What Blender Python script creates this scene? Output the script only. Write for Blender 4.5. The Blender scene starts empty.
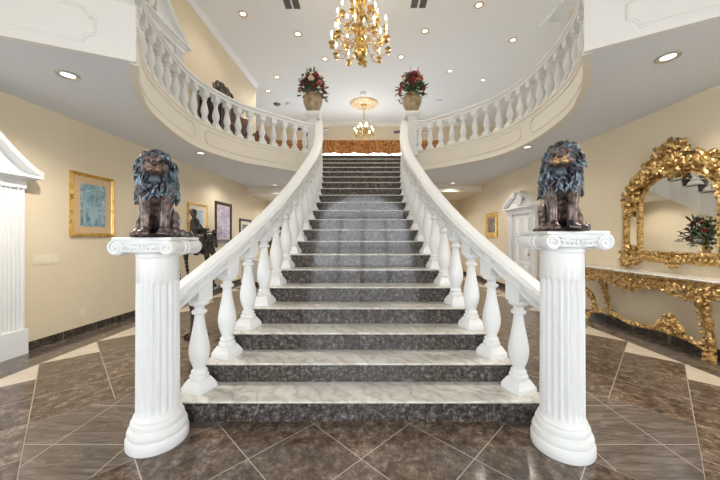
import bpy, math, random
from math import sin, cos, pi, sqrt, atan2, radians
from mathutils import Vector as V, Matrix, Euler
R = random.Random(7)
SC = bpy.context.scene
COL = SC.collection
SX = -.033          # centre line of the stairs

# ------------------------------------------------------------------ materials
def mat(name, col, rough=.5, metal=0., spec=.5, emit=None, estr=0., coat=0.):
    m = bpy.data.materials.new(name); m.use_nodes = True
    b = m.node_tree.nodes['Principled BSDF']
    b.inputs['Base Color'].default_value = (*col, 1)
    b.inputs['Roughness'].default_value = rough
    b.inputs['Metallic'].default_value = metal
    b.inputs['Specular IOR Level'].default_value = spec
    if coat:
        b.inputs['Coat Weight'].default_value = coat
        b.inputs['Coat Roughness'].default_value = .05
    if emit:
        b.inputs['Emission Color'].default_value = (*emit, 1)
        b.inputs['Emission Strength'].default_value = estr
    return m

class NT:
    def __init__(s, m): s.t = m.node_tree; s.b = s.t.nodes['Principled BSDF']
    def n(s, typ, **kw):
        n = s.t.nodes.new(typ)
        for k, v in kw.items(): setattr(n, k, v)
        return n
    def link(s, a, b): s.t.links.new(a, b)
    def val(s, inp, v):
        if hasattr(v, 'is_output'): s.link(v, inp)
        else: inp.default_value = v
    def math(s, op, a, b=0., c=None):
        n = s.n('ShaderNodeMath', operation=op)
        s.val(n.inputs[0], a); s.val(n.inputs[1], b)
        if c is not None: s.val(n.inputs[2], c)
        return n.outputs[0]
    def pos(s): return s.n('ShaderNodeNewGeometry').outputs['Position']
    def objco(s): return s.n('ShaderNodeTexCoord').outputs['Object']
    def sep(s, v):
        n = s.n('ShaderNodeSeparateXYZ'); s.link(v, n.inputs[0]); return n.outputs
    def comb(s, x, y, z):
        n = s.n('ShaderNodeCombineXYZ')
        for i, v in enumerate((x, y, z)): s.val(n.inputs[i], v)
        return n.outputs[0]
    def noise(s, vec, scale, detail=4., rough=.6, dist=0.):
        n = s.n('ShaderNodeTexNoise'); s.link(vec, n.inputs['Vector'])
        n.inputs['Scale'].default_value = scale; n.inputs['Detail'].default_value = detail
        n.inputs['Roughness'].default_value = rough; n.inputs['Distortion'].default_value = dist
        return n.outputs['Fac']
    def ramp(s, fac, stops):
        n = s.n('ShaderNodeValToRGB'); e = n.color_ramp.elements
        while len(e) < len(stops): e.new(.5)
        for i, (p, c) in enumerate(stops):
            e[i].position = p; e[i].color = (*c, 1) if len(c) == 3 else c
        s.val(n.inputs[0], fac); return n.outputs[0]
    def mix(s, fac, a, b, mode='MIX'):
        n = s.n('ShaderNodeMix', data_type='RGBA', blend_type=mode)
        s.val(n.inputs[0], fac)
        for i, v in ((6, a), (7, b)):
            if hasattr(v, 'is_output'): s.link(v, n.inputs[i])
            else: n.inputs[i].default_value = (*v, 1)
        return n.outputs[2]
    def bump(s, h, strength=.3, dist=.01):
        n = s.n('ShaderNodeBump'); n.inputs['Strength'].default_value = strength
        n.inputs['Distance'].default_value = dist; s.link(h, n.inputs['Height'])
        s.link(n.outputs[0], s.b.inputs['Normal'])
    def base(s, c): s.link(c, s.b.inputs['Base Color'])
    def rough(s, c): s.val(s.b.inputs['Roughness'], c)

M = {}
M['white'] = mat('white_paint', (.80, .81, .82), .38)
M['fascia'] = mat('cream_white_plaster', (.82, .78, .69), .5)
M['fascia_front'] = mat('off_white_plaster', (.82, .81, .79), .5)
M['ceiling'] = mat('ceiling_paint', (.76, .80, .86), .8)
M['ceiling_high'] = mat('high_ceiling_paint', (.80, .80, .80), .8)
M['plate'] = mat('cream_plastic', (.78, .70, .54), .4)
def wall_mat():
    m = mat('cream_wall_paint', (.76, .645, .45), .75); t = NT(m)
    f = t.noise(t.pos(), 1.3, 3)
    t.base(t.ramp(f, [(.3, (.71, .61, .445)), (.7, (.74, .64, .475))]))
    return m
M['wall'] = wall_mat()
def marble():
    m = mat('white_marble', (.75, .73, .70), .14); t = NT(m); p = t.pos()
    w = t.n('ShaderNodeTexWave', wave_type='BANDS', bands_direction='DIAGONAL')
    t.link(p, w.inputs['Vector']); w.inputs['Scale'].default_value = 3.4
    w.inputs['Distortion'].default_value = 11; w.inputs['Detail'].default_value = 5; w.inputs['Detail Scale'].default_value = 1.6
    v = t.ramp(w.outputs['Fac'], [(0, (.60, .57, .53)), (.12, (.70, .68, .64)), (.5, (.76, .745, .72)), (1, (.78, .77, .75))])
    n = t.noise(p, 9, 6, .7)
    v2 = t.ramp(n, [(.3, (.80, .76, .70)), (.62, (1, 1, 1))])
    t.base(t.mix(1., v, v2, 'MULTIPLY'))
    return m
M['marble'] = marble()
def granite():
    m = mat('dark_granite_tile', (.1, .09, .08), .08, 0., .5); t = NT(m); p = t.pos()
    x, y, z = t.sep(p)
    n1 = t.noise(p, 30, 6, .74, .3); n2 = t.noise(p, 5, 3, .6)
    c = t.ramp(n1, [(.36, (.010, .009, .009)), (.47, (.05, .044, .042)), (.55, (.12, .108, .104)), (.66, (.34, .31, .30))])
    c = t.mix(t.math('MULTIPLY', n2, .5), c, (.08, .065, .06))
    u = t.math('DIVIDE', t.math('SUBTRACT', x, SX), .508)
    d = t.math('ABSOLUTE', t.math('SUBTRACT', t.math('FRACT', t.math('ADD', u, .5)), .5))
    g = t.math('LESS_THAN', d, .008)
    t.base(t.mix(g, c, (.035, .032, .03)))
    return m
M['granite'] = granite()
def baseboard():
    m = mat('dark_tile_baseboard', (.06, .05, .045), .15); t = NT(m); p = t.pos(); x, y, z = t.sep(p)
    n1 = t.noise(p, 18, 6, .7, .8)
    c = t.ramp(n1, [(.35, (.015, .013, .012)), (.55, (.065, .052, .045)), (.7, (.16, .13, .11))])
    d = t.math('FRACT', t.math('DIVIDE', t.math('ADD', x, y), .508))
    t.base(t.mix(t.math('LESS_THAN', d, .012), c, (.3, .27, .24)))
    return m
M['baseboard'] = baseboard()
def floor_mat():
    m = mat('brown_stone_floor_tile', (.2, .16, .13), .13); t = NT(m); p = t.pos(); x, y, z = t.sep(p)
    ma = t.math
    u = ma('DIVIDE', ma('SUBTRACT', x, SX + .022), .718); v = ma('DIVIDE', ma('SUBTRACT', y, 2.26), .718)
    au = ma('ABSOLUTE', u)
    pp = ma('ADD', u, v); qq = ma('SUBTRACT', u, v)
    def line(f, w=.0065): return ma('LESS_THAN', ma('ABSOLUTE', ma('SUBTRACT', ma('FRACT', f), .5)), w)
    gp = line(pp); gq = line(qq)
    P = ma('ROUND', pp); Q = ma('ROUND', qq)
    uc = ma('MULTIPLY', ma('ADD', P, Q), .5)
    beige = ma('GREATER_THAN', ma('ABSOLUTE', uc), 4.9)
    border = ma('GREATER_THAN', au, 5.)
    # band of straight-laid tiles beside each column (diamond, mirrored)
    ap = ma('ADD', au, v); aq = ma('SUBTRACT', au, v)
    b1 = ma('MULTIPLY', ma('GREATER_THAN', ap, 1.5), ma('LESS_THAN', ap, 3.5))
    b2 = ma('MULTIPLY', ma('GREATER_THAN', aq, 1.5), ma('LESS_THAN', aq, 3.5))
    band = ma('MULTIPLY', b1, b2)
    sx_ = ma('DIVIDE', ma('SUBTRACT', ma('ABSOLUTE', ma('SUBTRACT', x, SX)), 1.556), .508)
    sy_ = ma('DIVIDE', ma('SUBTRACT', y, 2.035), .475)
    def line0(f, w): return ma('LESS_THAN', ma('ABSOLUTE', ma('SUBTRACT', ma('FRACT', ma('ADD', f, .5)), .5)), w)
    gs = ma('MAXIMUM', line0(sx_, .0065), line0(sy_, .0065))
    # per-tile variation
    wn = t.n('ShaderNodeTexWhiteNoise', noise_dimensions='3D'); t.link(t.comb(P, Q, band), wn.inputs['Vector'])
    off = t.n('ShaderNodeVectorMath', operation='MULTIPLY_ADD')
    t.link(wn.outputs['Color'], off.inputs[0]); off.inputs[1].default_value = (9, 9, 9); t.link(p, off.inputs[2])
    vec = off.outputs[0]
    n1 = t.noise(vec, 13, 9, .80, .25); n2 = t.noise(vec, 2.2, 4, .6); n3 = t.noise(vec, 38, 4, .7)
    c = t.ramp(n1, [(.36, (.022, .016, .013)), (.46, (.085, .062, .049)), (.55, (.20, .147, .113)), (.66, (.44, .36, .30))])
    c = t.mix(ma('MULTIPLY', n2, .42), c, (.15, .095, .06))
    c = t.mix(t.ramp(n3, [(.35, (.55, .55, .55)), (.5, (0, 0, 0))]), c, (.05, .038, .032))
    br = ma('MULTIPLY_ADD', wn.outputs['Value'], .35, .82)
    c = t.mix(1., c, t.comb(br, br, br), 'MULTIPLY')
    sv = t.n('ShaderNodeVectorMath', operation='MULTIPLY'); t.link(vec, sv.inputs[0]); sv.inputs[1].default_value = (1.2, 7, 1)
    nb = t.noise(sv.outputs[0], 2.5, 6, .7, 1.2)
    cb = t.ramp(nb, [(.3, (.07, .055, .048)), (.5, (.145, .117, .102)), (.7, (.25, .205, .18))])
    c = t.mix(band, c, cb)
    cg = t.ramp(t.noise(p, 6, 3), [(.3, (.60, .52, .42)), (.7, (.70, .62, .52))])
    grout = ma('MAXIMUM', ma('MULTIPLY', ma('MAXIMUM', gp, gq), ma('SUBTRACT', 1., band)), ma('MULTIPLY', band, gs))
    edge = ma('MAXIMUM', ma('LESS_THAN', ma('ABSOLUTE', ma('SUBTRACT', ap, 1.5)), .006), 0.)
    inside = ma('SUBTRACT', 1., border)
    c = t.mix(beige, c, cg)
    c = t.mix(grout, c, (.42, .37, .32))
    cbord = t.ramp(t.noise(p, 8, 7, .7, 1), [(.32, (.05, .04, .034)), (.5, (.115, .09, .075)), (.7, (.23, .185, .15))])
    gb = line(ma('DIVIDE', y, .508), .007)
    cbord = t.mix(gb, cbord, (.2, .17, .15))
    c = t.mix(border, c, cbord)
    t.base(c)
    t.rough(ma('MULTIPLY_ADD', n1, .14, .06))
    return m
M['floor'] = floor_mat()
def gold(name, a, b, dark, metal=.85, sc=30):
    m = mat(name, a, .3, metal); t = NT(m); p = t.objco()
    n = t.noise(p, sc, 5, .65)
    t.base(t.ramp(n, [(.32, dark), (.45, b), (.62, a)]))
    t.rough(t.math('MULTIPLY_ADD', n, .25, .18))
    return m
M['gold'] = gold('antique_gold_leaf', (.80, .56, .25), (.44, .26, .085), (.05, .026, .01), .85, 30)  # dark patina blotches also stand in for shade in the carving recesses
M['brass'] = gold('polished_brass', (.80, .58, .26), (.50, .31, .09), (.12, .06, .012), 1., 18)
M['frame_gold'] = gold('gilded_picture_frame', (.80, .56, .18), (.66, .42, .11), (.4, .22, .05), .7, 12)
def bronze(name, dark, mid, blue, k):
    m = mat(name, mid, .38, .45); t = NT(m); p = t.objco()
    n = t.noise(p, 15, 4, .65, .3); n2 = t.noise(p, 24, 3, .6)
    c = t.ramp(n2, [(.35, dark), (.62, mid)])
    f = t.ramp(n, [(k, (0, 0, 0)), (k + .16, (1, 1, 1))])
    t.base(t.mix(f, c, blue))
    t.rough(t.math('MULTIPLY_ADD', n, .25, .16))
    return m
M['bronze_body'] = bronze('patinated_bronze', (.035, .026, .026), (.25, .175, .155), (.11, .15, .19), .55)
M['bronze_mane'] = bronze('blue_patinated_bronze', (.016, .018, .024), (.12, .125, .15), (.24, .37, .46), .49)
M['bronze_dark'] = bronze('dark_bronze', (.010, .008, .007), (.045, .034, .028), (.09, .078, .066), .6)
M['bronze_muzzle'] = mat('rubbed_bronze', (.25, .165, .125), .4, .7)
M['bronze_gold'] = mat('worn_golden_bronze', (.50, .32, .16), .35, .75)
M['bronze_chin'] = mat('pale_bronze', (.10, .13, .16), .55, .5)
M['mirror'] = mat('mirror_glass', (.93, .94, .93), .01, 1.)
M['wood_dark'] = mat('dark_carved_wood', (.035, .018, .011), .35)
M['wood_red'] = mat('red_brown_wood', (.14, .045, .022), .38)
M['frame_dark'] = mat('dark_wood_frame', (.025, .014, .012), .35)
M['black'] = mat('black_metal', (.02, .02, .02), .5)
M['chrome'] = mat('brushed_trim', (.6, .58, .54), .35, .9)
M['brass_trim'] = mat('brass_trim', (.62, .45, .2), .35, .9)
M['lamp'] = mat('lamp_lens', (.9, .9, .88), .4, emit=(1., .95, .86), estr=1.8)
M['flame'] = mat('candle_bulb', (1, .95, .85), .4, emit=(1., .90, .70), estr=14)
M['candle'] = mat('ivory_candle_sleeve', (.85, .80, .68), .5)
M['vent'] = mat('grey_vent_metal', (.12, .12, .12), .5, .3)
M['leaf'] = mat('dark_green_leaf', (.030, .065, .022), .55)
M['leaf2'] = mat('olive_green_leaf', (.075, .11, .035), .55)
M['red'] = mat('red_petals', (.40, .018, .022), .6)
M['wine'] = mat('wine_red_petals', (.13, .014, .022), .6)
M['ivory'] = mat('ivory_petals', (.72, .62, .47), .6)
M['pink'] = mat('dusty_pink_petals', (.46, .17, .13), .6)
def urn_mat():
    m = mat('gold_brown_ceramic', (.3, .22, .13), .3); t = NT(m); n = t.noise(t.objco(), 9, 5, .65)
    t.base(t.ramp(n, [(.3, (.16, .11, .065)), (.5, (.34, .26, .16)), (.7, (.46, .37, .24))])); return m
M['urn'] = urn_mat()
def valance():
    m = mat('rust_gold_brocade', (.4, .17, .04), .8); t = NT(m); p = t.pos()
    n = t.noise(p, 7, 5, .7, 1.5)
    t.base(t.ramp(n, [(.34, (.07, .02, .006)), (.47, (.34, .11, .025)), (.56, (.56, .25, .07)), (.68, (.72, .44, .17))])); return m
M['valance'] = valance()
def medallion():
    m = mat('gilded_ceiling_medallion', (.7, .5, .25), .5, .2); t = NT(m); n = t.noise(t.pos(), 8, 4, .6, .6)
    t.base(t.ramp(n, [(.38, (.75, .70, .62)), (.5, (.62, .38, .12)), (.62, (.78, .72, .62))])); return m
M['medallion'] = medallion()
def picture(name, cols, sc):
    m = mat(name, cols[1], .35); t = NT(m); n = t.noise(t.objco(), sc, 6, .7, 1.2)
    t.base(t.ramp(n, [(.32, cols[0]), (.5, cols[1]), (.66, cols[2])])); return m
M['pic_blue'] = picture('blue_print', [(.06, .14, .19), (.20, .33, .38), (.50, .58, .58)], 9)
M['pic_sea'] = picture('pale_blue_print', [(.16, .28, .40), (.40, .52, .60), (.62, .62, .55)], 7)
M['pic_mauve'] = picture('mauve_print', [(.20, .10, .18), (.44, .34, .46), (.62, .60, .70)], 6)
M['pic_brown'] = picture('dark_print', [(.03, .03, .03), (.16, .15, .12), (.45, .42, .36)], 10)
M['pic_green'] = picture('green_print', [(.01, .07, .04), (.05, .25, .13), (.2, .45, .35)], 8)
M['mat_tan'] = mat('tan_picture_mat', (.60, .42, .25), .8)
M['mat_cream'] = mat('cream_picture_mat', (.75, .68, .55), .8)
def glass():
    m = mat('window_glass', (1, 1, 1), .02); b = m.node_tree.nodes['Principled BSDF']
    b.inputs['Transmission Weight'].default_value = 0.; t = NT(m)
    tr = t.n('ShaderNodeBsdfTransparent'); gl = t.n('ShaderNodeBsdfGlossy'); gl.inputs['Roughness'].default_value = .02
    mx = t.n('ShaderNodeMixShader'); mx.inputs[0].default_value = .06
    t.link(tr.outputs[0], mx.inputs[1]); t.link(gl.outputs[0], mx.inputs[2])
    out = [n for n in t.t.nodes if n.type == 'OUTPUT_MATERIAL'][0]; t.link(mx.outputs[0], out.inputs[0]); return m
M['glass'] = glass()

# ------------------------------------------------------------------ mesh builder
class MB:
    def __init__(s): s.v = []; s.f = []
    def add(s, vs, fs):
        b = len(s.v); s.v += [tuple(v) for v in vs]; s.f += [tuple(b + i for i in f) for f in fs]; return s
    def xf(s, mtx, start=0):
        s.v[start:] = [tuple(mtx @ V(v)) for v in s.v[start:]]; return s
    def box(s, x0, x1, y0, y1, z0, z1):
        vs = [(x, y, z) for z in (z0, z1) for y in (y0, y1) for x in (x0, x1)]
        return s.add(vs, [(0, 2, 3, 1), (4, 5, 7, 6), (0, 1, 5, 4), (2, 6, 7, 3), (0, 4, 6, 2), (1, 3, 7, 5)])
    def lathe(s, prof, n=20, c=(0, 0, 0), axis='z', cap=True):
        b = len(s.v)
        vs = []
        for r, z in prof:
            for k in range(n):
                a = 2 * pi * k / n
                p = (r * cos(a), r * sin(a), z)
                if axis == 'y': p = (p[0], p[2], -p[1])
                if axis == 'x': p = (p[2], p[1], -p[0])
                vs.append((p[0] + c[0], p[1] + c[1], p[2] + c[2]))
        fs = []
        for i in range(len(prof) - 1):
            for k in range(n):
                k2 = (k + 1) % n
                fs.append((i * n + k, i * n + k2, (i + 1) * n + k2, (i + 1) * n + k))
        if cap:
            fs.append(tuple(range(n - 1, -1, -1))); fs.append(tuple((len(prof) - 1) * n + k for k in range(n)))
        return s.add(vs, fs)
    def rings(s, rings, closed=True, cap=True, loop=False):
        n = len(rings[0]); vs = [p for r in rings for p in r]; fs = []
        L = len(rings)
        for i in range(L if loop else L - 1):
            j = (i + 1) % L
            for k in range(n if closed else n - 1):
                k2 = (k + 1) % n
                fs.append((i * n + k, i * n + k2, j * n + k2, j * n + k))
        if cap and closed and not loop:
            fs.append(tuple(range(n - 1, -1, -1))); fs.append(tuple((L - 1) * n + k for k in range(n)))
        return s.add(vs, fs)
    def tube(s, pts, rad, n=8, flat=1., up=None, loop=False):
        pts = [V(p) for p in pts]; L = len(pts)
        if not hasattr(rad, '__len__'): rad = [rad] * L
        rings = []; prev = None
        for i, p in enumerate(pts):
            if loop: t = pts[(i + 1) % L] - pts[i - 1]
            else: t = pts[min(i + 1, L - 1)] - pts[max(i - 1, 0)]
            if t.length < 1e-9: t = V((0, 0, 1))
            t.normalize()
            ref = V(up) if up is not None else (prev if prev is not None else (V((0, 0, 1)) if abs(t.z) < .9 else V((1, 0, 0))))
            a = ref - t * ref.dot(t)
            if a.length < 1e-6: a = t.orthogonal()
            a.normalize(); b = t.cross(a); prev = a
            rings.append([p + (a * sin(2 * pi * k / n) * flat + b * cos(2 * pi * k / n)) * rad[i] for k in range(n)])
        return s.rings(rings, loop=loop)
    def ell(s, c, r, rot=None, nu=12, nv=8):
        vs = []; fs = []
        mtx = Euler(rot).to_matrix() if rot else Matrix.Identity(3)
        for i in range(1, nv):
            th = pi * i / nv
            for k in range(nu):
                a = 2 * pi * k / nu
                vs.append(mtx @ V((r[0] * sin(th) * cos(a), r[1] * sin(th) * sin(a), r[2] * cos(th))) + V(c))
        vs.append(mtx @ V((0, 0, r[2])) + V(c)); vs.append(mtx @ V((0, 0, -r[2])) + V(c))
        t = len(vs) - 2; bt = t + 1
        for i in range(nv - 2):
            for k in range(nu):
                k2 = (k + 1) % nu
                fs.append((i * nu + k, (i + 1) * nu + k, (i + 1) * nu + k2, i * nu + k2))
        for k in range(nu):
            k2 = (k + 1) % nu
            fs.append((t, k, k2)); fs.append((bt, (nv - 2) * nu + k2, (nv - 2) * nu + k))
        return s.add(vs, fs)
    def prism(s, poly, z0, z1):
        n = len(poly)
        vs = [(x, y, z0) for x, y in poly] + [(x, y, z1) for x, y in poly]
        fs = [tuple(range(n - 1, -1, -1)), tuple(range(n, 2 * n))]
        fs += [(k, (k + 1) % n, n + (k + 1) % n, n + k) for k in range(n)]
        return s.add(vs, fs)
    def sweep(s, prof, path, loop=False):
        """prof: closed polygon of (side, z); side is to the right of travel seen from above."""
        path = [V(p) for p in path]; L = len(path); rings = []
        for i, p in enumerate(path):
            if loop: t = path[(i + 1) % L] - path[i - 1]
            else: t = path[min(i + 1, L - 1)] - path[max(i - 1, 0)]
            t.z = 0; t.normalize(); sd = V((t.y, -t.x, 0))
            rings.append([p + sd * a + V((0, 0, z)) for a, z in prof])
        return s.rings(rings, loop=loop)
    def leaf(s, p, d, nrm, L, W, curl=.6, n=8):
        """acanthus-like leaf with thickness, rising from p along d and curling out along nrm"""
        p = V(p); d = V(d).normalized(); nrm = V(nrm).normalized(); sd = d.cross(nrm).normalized()
        rings = []
        for i in range(n + 1):
            t = i / n; a = curl * 2.2 * t * t
            c = p + d * (L * t * (1 - .25 * curl * t)) + nrm * (L * .33 * curl * sin(t * pi * .9) + .006)
            w = W * (sin(pi * min(1, t * .93 + .07)) ** .75) * (1 + .22 * sin(9 * pi * t)) * .5 + .0012
            th = w * .34 + .001
            rings.append([c + sd * w, c + sd * w * .5 + nrm * th, c + nrm * th * .55, c - sd * w * .5 + nrm * th, c - sd * w, c - nrm * th * .7])
        return s.rings(rings)
    def scroll(s, o, U, W, N, size, turns=1.4, rad=.012, flip=1, tail=1.2, n=26, ang=0.):
        """C-scroll: straight tail that winds into a spiral, in the plane U,W at o"""
        o = V(o); U = V(U); W = V(W); N = V(N); pts = []; rr = []
        for i in range(n + 1):
            t = i / n; th = ang + flip * t * turns * 2 * pi; r = size * (1 - t) ** .8 * (1 + .0 * tail) + size * .07
            pts.append(o + U * (r * cos(th)) + W * (r * sin(th)) + N * (rad * .6 + .3 * rad * t)); rr.append(rad * (1.15 - .55 * t) * (.35 if i == 0 else 1))
        s.tube(pts, rr, 7, up=N)
        return s.ell(o + N * rad, (rad * 1.5, rad * 1.5, rad * 1.5), nu=8, nv=6)
    def build(s, name, m, parent=None, smooth=35, loc=None):
        me = bpy.data.meshes.new(name); me.from_pydata(s.v, [], s.f); me.update()
        import bmesh
        bm = bmesh.new(); bm.from_mesh(me); bmesh.ops.recalc_face_normals(bm, faces=bm.faces); bm.to_mesh(me); bm.free()
        if smooth:
            me.shade_smooth(); me.set_sharp_from_angle(angle=radians(smooth))
        if m is not None: me.materials.append(M[m] if isinstance(m, str) else m)
        o = bpy.data.objects.new(name, me); COL.objects.link(o)
        if parent is not None: o.parent = parent
        if loc is not None: o.location = loc
        return o

def thing(name, label, cat, loc=(0, 0, 0), rz=0., group=None):
    o = bpy.data.objects.new(name, None); COL.objects.link(o); o.empty_display_size = .1
    o.location = loc; o.rotation_euler = (0, 0, rz); return tag(o, label, cat, group)
def tag(o, label, cat, group=None):
    o['label'] = label; o['category'] = cat
    if group: o['group'] = group
    return o
def struct(o): o['kind'] = 'structure'; return o
def kids(o): return [c for c in ALL() if c.parent == o]
def ALL(): return list(COL.objects)
def copy_tree(o, parent=None):
    c = o.copy(); COL.objects.link(c)
    if parent is not None: c.parent = parent
    for ch in o.children: copy_tree(ch, c)
    return c
def catmull(P, n):
    P = [V(p) for p in P]; Q = [P[0] * 2 - P[1]] + P + [P[-1] * 2 - P[-2]]; out = []
    for i in range(1, len(Q) - 2):
        a, b, c, d = Q[i - 1:i + 3]
        for k in range(n):
            t = k / n
            out.append(.5 * (2 * b + (c - a) * t + (2 * a - 5 * b + 4 * c - d) * t * t + (3 * b - a - 3 * c + d) * t ** 3))
    out.append(P[-1]); return out
def resample(pts, n):
    d = [0.]
    for a, b in zip(pts, pts[1:]): d.append(d[-1] + (b - a).length)
    out = []; j = 0
    for i in range(n + 1):
        s = d[-1] * i / n
        while j < len(d) - 2 and d[j + 1] < s: j += 1
        f = (s - d[j]) / max(1e-9, d[j + 1] - d[j]); out.append(pts[j].lerp(pts[j + 1], min(1, max(0, f))))
    return out
def length(pts): return sum((b - a).length for a, b in zip(pts, pts[1:]))
def remesh(name, mb, m, parent, voxel, smooth_it=3, disp=None):
    """fuse overlapping volumes into one continuous surface"""
    o = mb.build('tmp', None, None, 0)
    r = o.modifiers.new('r', 'REMESH'); r.mode = 'VOXEL'; r.voxel_size = voxel
    if smooth_it:
        sm = o.modifiers.new('s', 'SMOOTH'); sm.iterations = smooth_it; sm.factor = .5
    dg = bpy.context.evaluated_depsgraph_get(); dg.update()
    me = bpy.data.meshes.new_from_object(o.evaluated_get(dg)); me.name = name
    old = o.data; bpy.data.objects.remove(o); bpy.data.meshes.remove(old)
    me.materials.clear(); me.materials.append(M[m]); me.shade_smooth()
    n = bpy.data.objects.new(name, me); COL.objects.link(n)
    if parent is not None: n.parent = parent
    return n
ORD = ['zeroth', 'first', 'second', 'third', 'fourth', 'fifth', 'sixth', 'seventh', 'eighth', 'ninth', 'tenth', 'eleventh', 'twelfth', 'thirteenth',
       'fourteenth', 'fifteenth', 'sixteenth', 'seventeenth', 'eighteenth', 'nineteenth', 'twentieth', 'twenty-first', 'twenty-second', 'twenty-third']
def lamp_spot(loc, power, ang=130, col=(1, .93, .82), size=.05):
    l = bpy.data.lights.new('downlight_or_fill_lamp', 'SPOT'); l.energy = power; l.spot_size = radians(ang); l.spot_blend = .8; l.color = col; l.shadow_soft_size = size; l.specular_factor = 0
    o = bpy.data.objects.new('downlight_or_fill_lamp', l); COL.objects.link(o); o.location = loc; return o
def lamp_point(loc, power, col=(1, .88, .68), size=.1):
    l = bpy.data.lights.new('bulb_lamp', 'POINT'); l.energy = power; l.color = col; l.shadow_soft_size = size; l.specular_factor = .1
    o = bpy.data.objects.new('bulb_lamp', l); COL.objects.link(o); o.location = loc; return o
# ------------------------------------------------------------------ room shell
ZL, ZR, ZUP, ZF = 3.10, 3.18, 6.60, 3.567      # lower ceilings left/right, upper ceiling, upper floor
YB, YLB, YF = 13.6, 12.2, -3.4                 # upper back wall, lower back wall, front wall
def XL(y): return -4.34 + .0467 * y
def XR(y): return 4.23 - .0267 * y
def XUL(y): return -3.95 + .03 * y
def wallstrip(name, pts, z0, z1, th, m='wall'):
    """vertical wall along plan points, thickness to the left of travel"""
    mb = MB(); mb.sweep([(0, z0), (-th, z0), (-th, z1), (0, z1)], [(x, y, 0) for x, y in pts]); return struct(mb.build(name, m, smooth=0))

struct(MB().box(-7, 7, -3.6, 14.5, -.1, 0).build('floor', 'floor', smooth=0))
SWY0, SWY1, SWZ0, SWZ1 = -3.0, .6, .35, 2.85      # unseen side windows beside the camera, added for flatter light
wallstrip('wall_left', [(XL(SWY1), SWY1), (XL(YLB), YLB)], 0, ZL + .1, .12)
wallstrip('wall_right', [(XR(YLB), YLB), (XR(SWY1), SWY1)], 0, ZR + .1, .12)
def sidepiece(name, fx, y0, y1, z0, z1, s):
    p = [(fx(y0), y0), (fx(y1), y1)]; wallstrip(name, p if s < 0 else p[::-1], z0, z1, .12)
for nm, fx, s in (('wall_left', XL, -1), ('wall_right', XR, 1)):
    sidepiece(nm, fx, YF, SWY0, 0, ZUP, s); sidepiece(nm, fx, SWY0, SWY1, 0, SWZ0, s); sidepiece(nm, fx, SWY0, SWY1, SWZ1, ZUP, s); sidepiece(nm, fx, SWY1, 2.2 if s < 0 else 1.8, 3.2 + .1 * (s > 0), ZUP, s)
# upper walls
wallstrip('wall_left_upper', [(XL(2.2) - .02, 2.2), (XUL(2.4), 2.4), (XUL(10.2), 10.2), (-6.6, 10.2), (-6.6, YB)], ZF, ZUP, .12)
wallstrip('wall_right_upper', [(6.6, YB), (6.6, 6.9), (4.75, 6.9), (4.8, 6.4), (4.95, 4.3), (XR(1.8) + .5, 1.8), (XR(1.8), 1.78)], ZF, ZUP, .12)
# upper back wall with a wide window
mb = MB(); wx0, wx1, wz0, wz1 = -3.9, 3.4, 4.3, 5.70
mb.box(-6.8, wx0, YB, YB + .15, ZF, ZUP); mb.box(wx1, 6.8, YB, YB + .15, ZF, ZUP)
mb.box(wx0, wx1, YB, YB + .15, ZF, wz0); mb.box(wx0, wx1, YB, YB + .15, wz1, ZUP)
struct(mb.build('wall_back_upper', 'wall', smooth=0))
def window(name, x0, x1, z0, z1, y, nx, nz, arch=0.):
    root = struct(bpy.data.objects.new(name, None)); COL.objects.link(root)
    fr = MB(); w = .045
    fr.box(x0, x1, y - .03, y + .03, z0, z0 + w); fr.box(x0, x1, y - .03, y + .03, z1 - w, z1)
    for i in range(nx + 1):
        x = x0 + (x1 - x0 - w) * i / nx; fr.box(x, x + w, y - .028, y + .028, z0, z1)
    for i in range(1, nz):
        z = z0 + (z1 - z0) * i / nz; fr.box(x0, x1, y - .018, y + .018, z - .014, z + .014)
    fr.build('window_frame', 'white', root, 0)
    MB().box(x0 + .01, x1 - .01, y - .004, y + .004, z0 + .01, z1 - .01).build('window_glass', 'glass', root, 0)
    return root
window('window_1', wx0, wx1, wz0, wz1, YB + .08, 7, 1)
# lower back wall with an alcove at its left end
BW0, BW1 = -1.75, 1.15      # unseen window behind the stairs, added to light the back hall
mb = MB(); ax0, ax1, az = -4.3, -2.9, 2.35
mb.box(-4.5, ax0, YLB, YLB + .12, 0, ZR); mb.box(ax1, BW0, YLB, YLB + .12, 0, ZR); mb.box(BW1, 4.5, YLB, YLB + .12, 0, ZR); mb.box(BW0, BW1, YLB, YLB + .12, 0, .3); mb.box(BW0, BW1, YLB, YLB + .12, 2.6, ZR); mb.box(ax0, ax1, YLB, YLB + .12, az, ZR)
struct(mb.build('wall_back', 'wall', smooth=0))
dx0, dx1, dz = -4.02, -3.2, 1.98
mb = MB(); mb.box(ax0 - .1, ax0, YLB + .12, 13.5, 0, az); mb.box(ax1, ax1 + .1, YLB + .12, 13.5, 0, az)
mb.box(ax0, dx0, 13.38, 13.5, 0, az); mb.box(dx1, ax1, 13.38, 13.5, 0, az); mb.box(dx0, dx1, 13.38, 13.5, dz, az)
struct(mb.build('wall_alcove', 'wall', smooth=0))
struct(MB().box(ax0 - .1, ax1 + .1, YLB + .12, 13.5, az, az + .1).build('ceiling_alcove', 'ceiling', smooth=0))
d = struct(bpy.data.objects.new('door_3', None)); COL.objects.link(d)
mb = MB(); mb.box(dx0, dx1, 13.40, 13.46, 0, .5); mb.box(dx0, dx1, 13.40, 13.46, dz - .14, dz)
for x in (dx0, dx1 - .13): mb.box(x, x + .13, 13.40, 13.46, .5, dz - .14)
for k in (1, 2): x = dx0 + .13 + (dx1 - dx0 - .26) * k / 3; mb.box(x - .012, x + .012, 13.415, 13.445, .5, dz - .14)
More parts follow.
